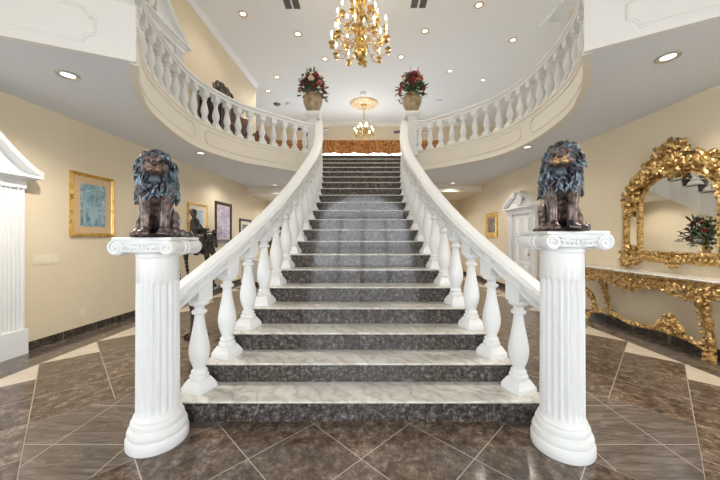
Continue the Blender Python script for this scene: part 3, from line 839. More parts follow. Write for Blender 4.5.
for x, y, z in ((-.6, 9.3, ZL), (.6, 9.3, ZR), (-.6, 11.2, ZL - .25), (-3.0, 11.2, ZL - .25), (2.6, 11.2, ZR - .25), (-3.2, 8.0, ZL), (3.0, 8.0, ZR)): lamp_spot((x, y, z - .03), 70, 150)  # fill spots without fixtures, added to brighten the back hall
# ------------------------------------------------------------------ bronze lions
def cap(mb, a, b, r0, r1, n=7):
    a, b = V(a), V(b)
    for k in range(n):
        t = k / (n - 1); r = r0 + (r1 - r0) * t; mb.ell(a.lerp(b, t), (r, r, r), nu=12, nv=8)
def lion(name_label, loc, rz, head_turn, seed, muz='bronze_muzzle'):
    rr = random.Random(seed)
    root = thing('lion_statue', name_label, 'statue', loc, rz); root.scale = (.86, .90, 1.)
    b = MB(); E = b.ell
    # seated trunk, rump and haunches
    cap(b, (0, .115, .11), (0, .02, .34), .098, .098); E((0, .12, .10), (.115, .11, .095)); E((0, -.02, .33), (.112, .085, .12))
    cap(b, (0, .0, .38), (0, -.04, .45), .085, .08)
    for s in (-1, 1):
        E((s * .098, .055, .105), (.050, .115, .088), (.35, 0, 0)); E((s * .110, .0, .08), (.042, .06, .058))
        cap(b, (s * .112, .035, .035), (s * .118, -.075, .03), .033, .032); E((s * .120, -.105, .028), (.036, .048, .027))
        for t in (-1, 0, 1): E((s * .120 + t * .021, -.145, .021), (.0125, .020, .016))
        # shoulders and forelegs
        E((s * .088, -.045, .30), (.045, .06, .095)); cap(b, (s * .075, -.06, .29), (s * .062, -.095, .16), .054, .040); cap(b, (s * .062, -.095, .16), (s * .060, -.105, .045), .040, .036)
        E((s * .060, -.135, .032), (.040, .055, .032))
        for t in (-1.5, -.5, .5, 1.5): E((s * .060 + t * .0185, -.178, .024), (.0115, .022, .020))
    # tail curling round the right side of the base
    tp = [(.04, .21, .05), (.11, .20, .03), (.155, .13, .025), (.165, .04, .025), (.17, -.04, .028)]
    tp = catmull(tp, 6); b.tube(tp, [.02] * (len(tp) - 6) + [.02, .022, .027, .03, .03, .022], 10)
    hs = len(b.v)
    # head
    E((0, 0, 0), (.076, .080, .084)); E((0, -.055, .022), (.055, .045, .045)); E((0, -.082, -.018), (.043, .052, .034)); E((0, -.055, -.062), (.034, .045, .026))
    E((0, -.118, -.002), (.023, .014, .016)); cap(b, (0, -.062, .044), (0, -.108, .008), .020, .018)
    for s in (-1, 1):
        E((s * .024, -.105, -.022), (.024, .024, .019)); E((s * .032, -.088, .040), (.027, .020, .012), (0, s * .3, 0)); E((s * .055, -.045, -.010), (.026, .032, .034))
        E((s * .033, -.084, .020), (.0095, .008, .008)); E((s * .062, .0, .070), (.022, .014, .022))
    hm = Matrix.Translation((0, -.085, .468)) @ Euler((.10, 0, head_turn)).to_matrix().to_4x4() @ Matrix.Scale(1.14, 4)
    b.xf(hm, hs)
    body = remesh('body', b, 'bronze_body', root, .0065, 6)
    # rubbed muzzle and nose bridge, dark nose and mouth, pale chin tuft, eyes
    m = MB(); m.ell((0, -.108, -.004), (.036, .030, .024)); m.ell((.020, -.116, -.020), (.023, .022, .018)); m.ell((-.020, -.116, -.020), (.023, .022, .018)); cap(m, (0, -.078, .036), (0, -.110, .008), .013, .015); m.xf(hm); m.build('muzzle', muz, body, 60)
    m = MB(); m.ell((0, -.137, .003), (.017, .009, .010)); m.ell((0, -.122, -.042), (.024, .014, .006)); m.xf(hm); m.build('nose', 'black', body, 60)
    m = MB()
    for k in range(7):
        x = -.024 + .008 * k; m.tube([(x * .7, -.080, -.058), (x * .8, -.100, -.068), (x * 1.0, -.098, -.088), (x * .8, -.088, -.108 + abs(x) * .7)], [.008, .010, .008, .002], 6)
    m.xf(hm); m.build('beard', 'bronze_chin', body, 60)
    for s in (-1, 1):
        m = MB(); m.ell((s * .031, -.094, .020), (.0085, .006, .006)); m.xf(hm); m.build('eye', 'black', body, 60)
    # mane: layered wavy locks
    m = MB(); hc = V((0, -.06, .468))
    def lock(p, d, L, r, sag, wob):
        p = V(p); d = V(d).normalized(); pts = []; rad = []; sd = d.cross(V((0, 1, 0))); n = 8
        if sd.length < .1: sd = d.cross(V((1, 0, 0)))
        sd.normalize()
        for k in range(n + 1):
            t = k / n; pts.append(p + d * L * t * (1 - .25 * t) + V((0, 0, -sag * t * t)) + sd * wob * sin(t * pi * 1.6)); rad.append(r * .80 * (.55 + .75 * sin(pi * min(1, t * .8 + .12))) * (1 - t ** 3 * .85))
        m.tube(pts, rad, 7, flat=.8)
    q = Euler((.10, 0, head_turn)).to_matrix()
    # collar of short locks round the face, then longer ones behind
    for lay, (n, rad, y0, L, r, bk) in enumerate(((22, .064, -.050, .060, .0150, .35), (26, .080, -.018, .075, .0175, .45), (24, .085, .025, .085, .020, .7), (18, .07, .065, .09, .022, 1.1))):
        for k in range(n):
            a = 2 * pi * (k + .5 * (lay % 2)) / n + rr.uniform(-.08, .08)
            if lay == 0 and abs(((a + pi / 2 + pi) % (2 * pi)) - pi) < .45: continue
            ca, sa = cos(a), sin(a); low = max(0, -sa)
            p = q @ V((ca * rad * 1.1, y0 - .012 + rr.uniform(-.006, .006), sa * rad * 1.08)) + V((0, -.075, .468))
            d = q @ V((ca, bk * (1 - .6 * low) - low * .35, sa * .75 + (.25 if sa > .3 else 0)))
            lock(p, d, L * rr.uniform(.8, 1.1) * (1.05 if sa < .4 else .72), r * rr.uniform(.85, 1.15), .055 * (1 - .6 * max(0, sa)), rr.choice((-1, 1)) * rr.uniform(.008, .016))
    # chest ruff in overlapping rows, spreading over the shoulders
    for row in range(6):
        z = .445 - row * .034; w = .105 + .022 * sin(min(1, row / 5) * pi / 2) - (.02 if row > 5 else 0); n = 18
        for k in range(n):
            u = -1 + 2 * k / (n - 1) + rr.uniform(-.05, .05); a = u * 2.0
            if row > 4 and abs(u) < .25: continue
            p = V((sin(a) * w, -.025 - cos(a) * (.086 + .012 * sin(row / 5 * pi)) + (.01 if abs(u) > .8 else 0), z + .02 * abs(u)))
            d = V((sin(a) * .35 - u * .12, -cos(a) * .22, -1))
            lock(p, d, .085 * rr.uniform(.8, 1.15), .0175 * rr.uniform(.8, 1.15), .012, rr.choice((-1, 1)) * rr.uniform(.006, .014))
    # back of the mane
    for row in range(6):
        for k in range(8):
            a = pi / 2 + (-1 + 2 * k / 7) * 1.1; z = .50 - row * .04
            lock((cos(a) * .095, .0 + sin(a) * .075 + .01 * row, z), (cos(a) * .4, sin(a) * .3, -1), .09, .02, .01, rr.choice((-1, 1)) * .01)
    m.build('mane', 'bronze_mane', body, 60)
    # rocky foot plate
    f = MB(); n = 40; rings = []
    for z, e in ((0, 1.), (.012, 1.03), (.022, .98), (.027, .90)):
        rings.append([((.175 + .008 * sin(5 * a + 1) + .006 * sin(11 * a)) * cos(a) * e, (.215 + .01 * sin(4 * a)) * sin(a) * e + .01, z) for a in [2 * pi * k / n for k in range(n)]])
    f.rings(rings); f.build('foot_plate', 'bronze_dark', root, 40)
    return root
lion('blue patinated bronze seated lion on the left column, chin raised', (-1.415, 2.075, 1.405), radians(24), .12, 3)
lion('blue patinated bronze seated lion on the right column, copper-coloured muzzle', (1.325, 2.02, 1.443), radians(-24), -.25, 11, 'bronze_gold')
# ------------------------------------------------------------------ gilt mirror and console on the right wall
def plane_frame(y0, off):
    """local frame on the right wall: U to the right in the photo (towards the camera), Wz up, Nn out of the wall"""
    ang = -.0267
    U = V((.0267, -1, 0)).normalized(); W = V((0, 0, 1)); N = V((-1, -.0267, 0)).normalized(); O = V((XR(y0), y0, 0)) + N * off
    return U, W, N, O
ROR = random.Random(21)
class Orn(MB):
    def frame(s, U, W, N, O): s.U, s.W, s.N, s.O = U, W, N, O; return s
    def P(s, a, b, c=0.): return s.O + s.U * a + s.W * b + s.N * c
    def lf(s, a, b, ang, L, Wd, curl=.7, c=0.): return s.leaf(s.P(a, b, c), s.U * cos(ang) + s.W * sin(ang), s.N, L, Wd, curl)
    def sc(s, a, b, size, flip=1, ang=0., rad=.012, turns=1.3, c=0.): return s.scroll(s.P(a, b, c), s.U, s.W, s.N, size, turns, rad, flip, ang=ang)
    def ball(s, a, b, r, c=0.): return s.ell(s.P(a, b, c + r * .6), (r, r, r), nu=10, nv=7)
    def run(s, pts, rad, c=0., n=8): return s.tube([s.P(a, b, c) for a, b in pts], rad, n, up=s.N)
    def cluster(s, a, b, r, k=9, rad=.013):
        for i in range(k):
            an = 2 * pi * i / k + ROR.uniform(-.3, .3); q = r * ROR.uniform(.15, .55)
            s.lf(a + cos(an) * q, b + sin(an) * q, an + ROR.uniform(-.5, .5), r * ROR.uniform(.65, 1.), r * ROR.uniform(.35, .55), ROR.uniform(.5, 1.), .01)
        for i in range(4):
            an = ROR.uniform(0, 2 * pi); s.sc(a + cos(an) * r * .55, b + sin(an) * r * .55, r * .42, ROR.choice((-1, 1)), ROR.uniform(0, 6), rad)
        s.ball(a, b, r * .26, .02); return s
def cr2(P, n=8): return [(p.x, p.y) for p in catmull([(a, b, 0) for a, b in P], n)]

# mirror ---------------------------------------------------------------------
MY = 3.94; U, W, N, O = plane_frame(MY, .006)
root = thing('wall_mirror', 'large baroque gilt mirror with carved crest standing on the gold console', 'mirror')
def full(half): left = cr2(half, 6); return left + [(-a, b) for a, b in reversed(left[:-1])]
outl = full([(-.48, 1.20), (-.48, 1.60), (-.48, 1.90), (-.455, 2.01), (-.38, 2.12), (-.25, 2.21), (-.10, 2.26), (0, 2.27)])
out2 = full([(-.70, 1.10), (-.70, 1.60), (-.70, 1.88), (-.66, 2.04), (-.54, 2.20), (-.37, 2.32), (-.18, 2.40), (0, 2.42)])
n = len(outl); mb = Orn().frame(U, W, N, O)
mb.add([mb.P(a * 1.04, b, .012) for a, b in outl] + [mb.P(a * 1.04, b, .002) for a, b in outl], [tuple(range(n)), tuple(range(2 * n - 1, n - 1, -1))] + [(k, (k + 1) % n, n + (k + 1) % n, n + k) for k in range(n)])
mb.build('mirror_glass', 'mirror', root, 0)
fr = Orn().frame(U, W, N, O)
fr.tube([fr.P(a, b, .024) for a, b in outl], .020, 8, up=N, loop=True)
fr.tube([fr.P(a, b, .045) for a, b in out2], .030, 8, up=N, loop=True)
fr.add([fr.P(a, b, .0) for a, b in outl] + [fr.P(a, b, .0) for a, b in out2] + [fr.P(a, b, .022) for a, b in outl] + [fr.P(a, b, .030) for a, b in out2],
       [(2 * n + k, 2 * n + (k + 1) % n, 3 * n + (k + 1) % n, 3 * n + k) for k in range(n)] + [(k, n + k, n + (k + 1) % n, (k + 1) % n) for k in range(n)])
for s in (-1, 1): fr.run([(s * .655, 1.25), (s * .655, 1.80)], .012, .04); fr.run([(s * .512, 1.25), (s * .512, 1.80)], .010, .035)
frame = fr.build('frame', 'gold', root, 40)
sl = Orn().frame(U, W, N, O)
for s in (-1, 1):
    a0, a1 = s * .525, s * .64; sl.add([sl.P(a, b, c) for c in (.023, .034) for a, b in ((a0, 1.25), (a1, 1.25), (a1, 1.80), (a0, 1.80))], [(4, 5, 6, 7), (0, 3, 2, 1), (0, 1, 5, 4), (1, 2, 6, 5), (2, 3, 7, 6), (3, 0, 4, 7)])
sl.build('mirror_slip', 'mirror', frame, 0)
c = Orn().frame(U, W, N, O + N * .05)
c.cluster(-.0, 2.38, .20, 14, .018); c.cluster(.0, 2.54, .16, 11, .016); c.cluster(-.13, 2.42, .13, 9, .015); c.cluster(.13, 2.42, .13, 9, .015)
for an in (60, 80, 100, 120, 150, 30): c.lf(-.01 + .03 * cos(radians(an)), 2.54, radians(an), .18, .09, .9, .02)
for s in (-1, 1):
    c.sc(s * .20, 2.34, .085, s, pi / 2, .018); c.lf(s * .13, 2.47, radians(90 - s * 55), .18, .08, .8, .02); c.sc(s * .12, 2.60, .06, -s, 0, .014)
    c.lf(s * .16, 2.58, radians(90 - s * 30), .11, .06, .9, .02)
c.ell(c.P(-.0, 2.45, .05), (.035, .07, .085)); c.build('crest', 'gold', frame, 50)
for s in (-1, 1):
    g = Orn().frame(U, W, N, O + N * .02)
    g.cluster(s * .62, 1.90, .14, 12, .015); g.cluster(s * .56, 2.02, .11, 9); g.lf(s * .68, 1.82, radians(-90), .17, .07, .5, .02); g.lf(s * .60, 1.82, radians(-90 - s * 10), .15, .06, .6, .03); g.lf(s * .52, 1.86, radians(-90), .12, .05, .6, .03)
    g.sc(s * .72, 1.98, .06, s, 0, .015); g.lf(s * .66, 2.06, radians(90 + s * 20), .13, .06, .9); g.lf(s * .73, 1.94, radians(90 - s * 20), .12, .05, .9)
    g.build('shoulder_carving', 'gold', frame, 50)
    g = Orn().frame(U, W, N, O + N * .02)
    arcp = cr2([(s * .62, 2.04), (s * .52, 2.18), (s * .40, 2.27), (s * .28, 2.34), (s * .16, 2.38)], 6)
    g.run(arcp, .026, .05); arc2 = [(a + s * .03, b + .07) for a, b in arcp]; g.run(arc2, .016, .05)
    for i, (a, b) in enumerate(arcp[::2]):
        g.lf(a, b, radians(90 + s * (55 if i % 2 else -70)), .15, .07, .9, .03); g.lf(a, b, radians(-90 + s * 30), .07, .04, .8, .03)
        if i % 2 == 1: g.sc(a + s * .03, b + .06, .055, s, i, .014, c=.03)
    g.sc(s * .44, 2.20, .085, -s, pi / 3, .018, c=.03); g.sc(s * .30, 2.30, .07, s, 1, .016, c=.03); g.cluster(s * .40, 2.36, .11, 9)
    g.sc(s * .50, 2.22, .12, s, pi / 2 + s * .5, .022, 1.1, c=.045); g.sc(s * .27, 2.38, .10, -s, pi / 2, .020, 1.1, c=.045)
    g.cluster(s * .36, 2.24, .06, 7); g.cluster(s * .20, 2.32, .06, 7)
    g.build('arch_carving', 'gold', frame, 50)
    g = Orn().frame(U, W, N, O + N * .02)
    g.cluster(s * .66, 1.12, .15, 13, .015); g.cluster(s * .55, 1.10, .11, 9); g.cluster(s * .70, 1.02, .09, 8); g.lf(s * .68, 1.18, radians(90), .17, .07, .5, .02); g.lf(s * .58, 1.18, radians(90 + s * 12), .14, .06, .7); g.sc(s * .77, 1.06, .06, -s, 0, .014)
    g.build('corner_carving', 'gold', frame, 50)
g = Orn().frame(U, W, N, O + N * .02)
g.run(cr2([(-.50, 1.12), (-.38, 1.17), (-.25, 1.15), (-.12, 1.10), (0, 1.06), (.12, 1.10), (.25, 1.15), (.38, 1.17), (.50, 1.12)], 6), .022, .03)
for a in [x * .06 for x in range(-8, 9)]:
    b = 1.16 - .06 * max(0, 1 - abs(a) / .2); g.lf(a, b, radians(90 + 60 * (1 if a < 0 else -1)), .10, .055, .7, .03); g.lf(a, b, radians(-90 + 40 * (1 if a > 0 else -1)), .085, .05, .8, .03)
    g.ball(a, b, .014, .03)
g.cluster(0, 1.10, .11, 11); g.lf(0, 1.07, radians(-90), .11, .08, .8, .02)
for s in (-1, 1): g.sc(s * .18, 1.12, .055, s, 0, .013, c=.02); g.sc(s * .36, 1.16, .05, -s, 0, .012, c=.02); g.cluster(s * .30, 1.13, .07, 7)
g.build('bottom_carving', 'gold', frame, 50)

# console --------------------------------------------------------------------
CY = 4.22; U, W, N, O = plane_frame(CY, .0)
root = thing('console_table', 'long baroque gilt console table with a pale marble top against the right wall', 'table')
L0, L1, D = -1.22, 1.06, .36
def contour(d):
    pts = [(L0, .01), (L0, d * .75)]
    for k in range(13): t = k / 12; pts.append((L0 + .06 + (L1 - L0 - .12) * t, d * (.88 + .12 * sin(pi * t) ** .7)))
    return pts + [(L1, d * .75), (L1, .01)]
def deck(d, e, z0, z1):
    mb = Orn().frame(U, W, N, O); ring = [[mb.P(a * (1 + ee * .01), z, c + (ee * .008 if c > .05 else 0)) for a, c in contour(d)] for z, ee in ((z0, e), (z0 + (z1 - z0) * .5, e + 1), (z1, e))]
    mb.rings(ring); return mb
deck(D, 1, .905, .93).build('marble_top', 'marble', root, 20)
deck(D - .012, 0, .868, .905).build('top_moulding', 'gold', root, 20)
ap = Orn().frame(U, W, N, O + N * (D - .045))
# pierced apron: wavy lower rail, scroll work and leaves
low = cr2([(L0 + .05, .76), (-.95, .70), (-.75, .72), (-.55, .77), (-.35, .72), (-.12, .66), (.10, .72), (.32, .77), (.52, .72), (.72, .69), (L1 - .05, .75)], 8)
ap.run(low, .016, .0); ap.run([(L0 + .04, .862), (L1 - .04, .862)], .014, .0)
x = L0 + .09; i = 0
while x < L1 - .06:
    bl = min(low, key=lambda q: abs(q[0] - x))[1]; h = .86 - bl; m = (.86 + bl) / 2
    ap.sc(x, m, h * .34, 1 if i % 2 else -1, i * 1.1, .0125, 1.25); ap.lf(x + .02, bl, radians(60 if i % 2 else 120), h * .75, .045, .7); ap.lf(x - .01, .86, radians(-75 if i % 2 else -105), h * .7, .04, .7)
    ap.lf(x, bl + .005, radians(-90 + (25 if i % 2 else -25)), .06, .045, .8)
    if i % 4 == 2: ap.ball(x + .04, m, .02)
    x += .085; i += 1
ap.cluster(-.12, .77, .10, 10); ap.cluster(.50, .78, .07, 8); ap.cluster(-.74, .78, .07, 8)
ap.build('apron', 'gold', root, 50)
ar = Orn().frame(V((-1, -.0267, 0)).normalized(), V((0, 0, 1)), V((0, 1, 0)), O + U * (L0 + .02))
for i in range(4):
    x = .05 + .075 * i; ar.sc(x, .80, .035, 1 if i % 2 else -1, i, .012); ar.lf(x, .74, radians(80), .10, .04, .6); ar.lf(x, .86, radians(-80), .09, .04, .6)
ar.run([(.02, .74), (.3, .74)], .014); ar.build('side_apron', 'gold', root, 50)
def leg(a, sgn, depth, zf=.0, big=1., cv=1.):
    """S-shaped cabriole leg with leaf carving, sweeping back towards the wall at the foot"""
    g = Orn().frame(U, W, N, O)
    d0 = depth
    prof = [(0, .80, d0), (sgn * .035, .70, d0 + .01), (sgn * .02, .58, d0 - .02), (-sgn * .04, .44, d0 - .10), (-sgn * .06, .30, d0 - .15), (-sgn * .02, .16, d0 - .17), (sgn * .05, .06 + zf, d0 - .15), (sgn * .085, .035 + zf, d0 - .12)]
    pts = catmull([g.P(a + x * cv, z, d0 + (c - d0) * (.4 + .6 * cv)) for x, z, c in prof], 5); L = len(pts)
    g.tube(pts, [big * (.050 - .026 * (k / L) + .008 * sin(k * .9)) for k in range(L)], 10)
    q = g.P(a + sgn * .085 * cv, .035 + zf, d0 - .12 * (.4 + .6 * cv)); g.ell(q, (.034, .034, .034)); g.scroll(q + N * .02, U, W, N, .032, 1.2, .01)
    for k in range(3, L - 4, 3):
        p = pts[k]; t = (pts[k + 1] - pts[k - 1]).normalized()
        for s in (-1, 1): g.leaf(p, t * .8 + U * s * .6 + N * .2, N + U * s * .5, .11 * big, .05 * big, .6)
    for s in (-1, 1): g.sc(a + s * .05, .76, .045, s, pi / 2, .014, c=d0 + .0)
    g.lf(a, .78, radians(-90), .2 * big, .085 * big, .5, d0 + .035)
    g.xf(Matrix.Identity(4)); o = g.build('leg', 'gold', root, 50); 
    return o
leg(-.96, -1, D - .06); leg(-.66, 1, .20, .10, .8); leg(.80, 1, D - .10, 0, 1.1, .25)
s_ = Orn().frame(U, W, N, O)
stp = [(-.97, .12, .16), (-.80, .16, .16), (-.62, .20, .17), (-.40, .20, .20), (-.10, .16, .24), (.20, .19, .25), (.44, .20, .24), (.62, .16, .2), (.80, .10, .20)]
sp = catmull([s_.P(a, z, c) for a, z, c in stp], 6); s_.tube(sp, .028, 10, flat=.8)
for k in range(2, len(sp) - 2, 3):
    for sg in (-1, 1): s_.leaf(sp[k], U * sg * .8 + W * .5, N + W * .4, .085, .05, .6)
s_.build('stretcher', 'gold', root, 50)
b = Orn().frame(U, W, N, O + N * .24)
for k in range(9):
    an = radians(20 + 17.5 * k); b.lf(.42 + .02 * cos(an), .23, an, .20, .08, .5)
b.cluster(.42, .31, .13, 12); b.sc(.28, .26, .05, 1, 0, .013); b.sc(.56, .26, .05, -1, pi, .013); b.build('basket_ornament', 'gold', root, 50)
# ------------------------------------------------------------------ chandeliers
def chandelier(name, label, loc, tiers, zc, stem, k):
    root = thing(name, label, 'chandelier', loc)
    MB().lathe(stem, 24).build('stem', 'brass', root, 40)
    mb = MB(); mb.lathe([(.012 * k, stem[-1][1] - .02), (.012 * k, zc)], 8)
    for j in range(int((zc - stem[-1][1]) / (.05 * k))):
        z = stem[-1][1] + .05 * k * j; a = pi / 2 * (j % 2); c = (cos(a), sin(a))
        mb.tube([(c[0] * .018 * k * cos(t), c[1] * .018 * k * cos(t), z + .03 * k * sin(t)) for t in [2 * pi * q / 10 for q in range(10)]], .005 * k, 6, loop=True)
    mb.build('chain', 'brass', root, 40)
    MB().lathe([(.001, zc - .10), (.05 * k, zc - .09), (.11 * k, zc - .03), (.12 * k, zc)], 24).build('ceiling_rose', 'brass', root, 40)
    for n, rad, zh, z0, ph in tiers:
        for i in range(n):
            a = 2 * pi * (i + ph) / n; u = V((cos(a), sin(a), 0))
            P = [u * .05 * k + V((0, 0, z0)), u * (.05 * k + rad * .18) + V((0, 0, z0 + .08 * k)), u * rad * .45 + V((0, 0, z0 + .02 * k)), u * rad * .66 + V((0, 0, z0 - .09 * k)), u * rad * .88 + V((0, 0, z0 - .08 * k)), u * rad + V((0, 0, zh - .07 * k)), u * rad + V((0, 0, zh))]
            mb = MB(); mb.tube(catmull(P, 5), .0085 * k, 7)
            c = tuple(u * rad)
            mb.scroll(u * rad * .62 + V((0, 0, z0 - .03 * k)), u, (0, 0, 1), u.cross(V((0, 0, 1))), .05 * k, 1.2, .008 * k)
            mb.lathe([(.012 * k, -.10 * k), (.035 * k, -.09 * k), (.045 * k, -.065 * k), (.03 * k, -.045 * k), (.016 * k, -.03 * k), (.05 * k, -.006 * k), (.062 * k, .0), (.05 * k, .008 * k), (.022 * k, .012 * k), (.026 * k, .04 * k), (.018 * k, .045 * k)], 14, (c[0], c[1], zh))
            arm = mb.build('arm', 'brass', root, 50)
            MB().lathe([(.0145 * k, .03 * k), (.0145 * k, .13 * k)], 10, (c[0], c[1], zh)).build('candle', 'candle', arm, 40)
            MB().lathe([(.008 * k, .13 * k), (.016 * k, .15 * k), (.018 * k, .17 * k), (.010 * k, .20 * k), (.001, .23 * k)], 10, (c[0], c[1], zh)).build('bulb', 'flame', arm, 60)
    return root
cy, cx = 5.5, -.05; zb = 4.62
stem = [(.002, zb - .06), (.03, zb - .05), (.05, zb - .02), (.03, zb + .02), (.075, zb + .06), (.115, zb + .12), (.13, zb + .19), (.10, zb + .25), (.05, zb + .28), (.07, zb + .31), (.10, zb + .36), (.10, zb + .42), (.055, zb + .47), (.035, zb + .50), (.06, zb + .56), (.075, zb + .62), (.045, zb + .68), (.03, zb + .74), (.055, zb + .80), (.065, zb + .86), (.035, zb + .92), (.025, zb + .98), (.045, zb + 1.06), (.03, zb + 1.12), (.02, zb + 1.2)]
chandelier('chandelier', 'large tiered brass chandelier with candle bulbs above the stairs', (cx, cy, 0), ((10, .52, zb + .30, zb + .27, .25), (8, .47, zb + .58, zb + .48, .75), (6, .34, zb + .84, zb + .72, .3), (5, .17, zb + 1.02, zb + .9, .1)), ZUP, stem, 1.0)
x, y = at(364, 103.5, ZUP)
tag(MB().lathe([(.06, -.05), (.12, -.06), (.30, -.035), (.46, -.045), (.53, -.03), (.56, 0)], 48).build('ceiling_medallion', 'medallion', None, 40, (x, y, ZUP)), 'round gilded ceiling medallion above the small far chandelier', 'medallion')
z0 = 5.22
st2 = [(.002, z0), (.03, z0 + .02), (.02, z0 + .06), (.06, z0 + .10), (.075, z0 + .16), (.04, z0 + .21), (.03, z0 + .26), (.045, z0 + .30), (.02, z0 + .36)]
chandelier('chandelier', 'small brass chandelier hanging from the gilded medallion upstairs', (x, y, 0), ((8, .36, z0 + .22, z0 + .16, .2), (4, .16, z0 + .40, z0 + .28, .4)), ZUP - .05, st2, .95)
for a in range(4): lamp_point((cx + .75 * cos(a * pi / 2 + .6), cy + .75 * sin(a * pi / 2 + .6), zb + .35), 10)
lamp_point((x, y, z0 + .75), 10)

# ------------------------------------------------------------------ flowers
def blossom(r, seed):
    q = random.Random(seed); mb = MB()
    for lay, (n, rad, z, L) in enumerate(((6, .55, 0., 1.0), (5, .35, .15, .85), (3, .15, .3, .6))):
        for k in range(n):
            a = 2 * pi * (k + .5 * lay) / n; d = V((cos(a), sin(a), .55 + .5 * lay)).normalized()
            c = V((cos(a) * rad * r, sin(a) * rad * r, z * r)); mb.ell(c + d * r * .25, (r * .40, r * .16, r * .52 * L), (0, 0, 0), 8, 6)
    mb.ell((0, 0, r * .3), (r * .3, r * .3, r * .35), nu=8, nv=6); return mb
BL = {}
def bouquet(name, label, loc, w, h, cols, seed, leaves=130, r=.05, nf=40):
    q = random.Random(seed); root = thing(name, label, 'flowers', loc)
    lf = MB(); lf2 = MB(); stem = MB()
    for i in range(leaves):
        a = q.uniform(0, 2 * pi); el = q.uniform(-.25, 1.35); rad = q.uniform(.35, 1.); d = V((cos(a) * cos(el), sin(a) * cos(el), sin(el)))
        p = V((d.x * w * .5 * rad, d.y * w * .5 * rad, max(-.06, d.z * h * .75 * rad) + h * .12))
        if el < .1: p.z = q.uniform(-.05, h * .25)
        (lf if i % 3 else lf2).leaf(p, d + V((q.uniform(-.5, .5), q.uniform(-.5, .5), q.uniform(-.7, .3))), (q.uniform(-1, 1), q.uniform(-1, 1), 1), q.uniform(.09, .17) * w / .7, q.uniform(.035, .06) * w / .7, .5, 5)
        if i % 3 == 0: stem.tube([(0, 0, 0), tuple(p * .5 + V((0, 0, .03))), tuple(p)], .004, 5)
    for k in range(7):
        a = q.uniform(0, 2 * pi); p = V((cos(a) * w * .28, sin(a) * w * .28, h * q.uniform(.85, 1.05))); stem.tube([(0, 0, .05), tuple(p * .6), tuple(p)], .005, 5)
        for j in range(5): lf2.leaf(p * (.7 + .07 * j), (q.uniform(-1, 1), q.uniform(-1, 1), .8), (q.uniform(-1, 1), q.uniform(-1, 1), .3), .07, .022, .3, 5)
    stem.build('stems', 'leaf2', root, 40); a_ = lf.build('dark_foliage', 'leaf', root, 60); lf2.build('light_foliage', 'leaf2', root, 60)
    for i in range(nf):
        c = cols[i % len(cols)]; a = i * 2.399 + q.uniform(-.2, .2); el = .05 + 1.4 * (i / nf) + q.uniform(-.1, .1); d = V((cos(a) * cos(el), sin(a) * cos(el), sin(el)))
        p = V((d.x * w * .47, d.y * w * .47, d.z * h * .72 + h * .16)) * q.uniform(.88, 1.05)
        key = (c, r)
        if key not in BL: BL[key] = blossom(r, len(BL)).build('flower', c, root, 60); o = BL[key]
        else: o = BL[key].copy(); COL.objects.link(o); o.parent = root
        o.location = p; o.rotation_euler = d.to_track_quat('Z', 'Y').to_euler(); sc = q.uniform(.75, 1.2); o.scale = (sc, sc, sc)
    return root
URN = [(.10, 0), (.125, .01), (.13, .03), (.155, .08), (.20, .17), (.232, .26), (.238, .31), (.222, .365), (.185, .40), (.175, .415), (.198, .435), (.205, .445), (.19, .45), (.165, .42), (.165, .38)]
for s in (-1, 1):
    x, y, z = (SX + (1.33 if s > 0 else -1.30)), 7.98, ZF + 1.14; sd = 'left' if s < 0 else 'right'
    tag(MB().lathe([(r * 1.08, z * 1.08) for r, z in URN], 32).build('urn', 'urn', None, 40, (x, y, z)), f'golden brown ceramic urn on the {sd} newel pedestal', 'vase')
    bouquet('flower_bouquet', 'dense bouquet of red, wine and ivory flowers in the left newel urn' if s < 0 else 'bouquet with bright red roses and tall sprigs in the right newel urn', (x, y, z + .44), .72, .70, ['wine', 'ivory', 'wine', 'red', 'pink', 'wine', 'ivory'] if s < 0 else ['wine', 'red', 'wine', 'pink', 'red', 'wine', 'ivory'], 5 + s, 260, .064, 50)

# ------------------------------------------------------------------ pictures on the side walls
def framed(name, label, y0, y1, z0, z1, left, fm, pm, mm, fw, mw, art=None):
    yc, zc = (y0 + y1) / 2, (z0 + z1) / 2; w, h = abs(y1 - y0), z1 - z0
    x = XL(yc) if left else XR(yc); root = thing(name, label, 'picture', (x, yc, zc), (radians(90) - .0467) if left else (radians(-90) + .0267))
    mb = MB(); pr = [(0, 0), (0, -.028), (.3, -.035), (.55, -.022), (.8, -.028), (1, -.012), (1, 0)]
    rings = []
    for t, d in pr: e = fw * t; rings.append([(-w / 2 + e, d, -h / 2 + e), (w / 2 - e, d, -h / 2 + e), (w / 2 - e, d, h / 2 - e), (-w / 2 + e, d, h / 2 - e)])
    mb.rings(rings, cap=False); mb.build('frame', fm, root, 30)
    if mw: MB().box(-w / 2 + fw * .9, w / 2 - fw * .9, -.010, -.001, -h / 2 + fw * .9, h / 2 - fw * .9).build('picture_mat', mm, root, 0)
    e = fw + mw; MB().box(-w / 2 + e, w / 2 - e, -.013, -.002, -h / 2 + e, h / 2 - e).build('print', pm, root, 0)
    if art: art(root, w - 2 * e, h - 2 * e)
    return root
def arch_art(root, w, h):
    """pale arch over figures, printed in relief tones"""
    mb = MB(); y = -.0145
    for r in (.36, .30): mb.tube([(r * w * cos(pi * k / 16), y, h * .08 + r * w * sin(pi * k / 16)) for k in range(17)], .008, 5)
    for s in (-1, 1): mb.box(s * .36 * w - .02, s * .36 * w + .02, y - .001, y, -h * .42, h * .08)
    for x, z, r in ((-.12, -.05, .05), (.02, -.02, .045), (.14, -.08, .05), (-.03, -.2, .06)): mb.ell((x * w, y, z * h), (r * .5, .002, r * .6)); mb.ell((x * w, y, z * h - .09), (r * .75, .002, r * 1.3))
    mb.build('printed_arch', mat('pale_print_ink', (.30, .42, .46), .5), root, 40)
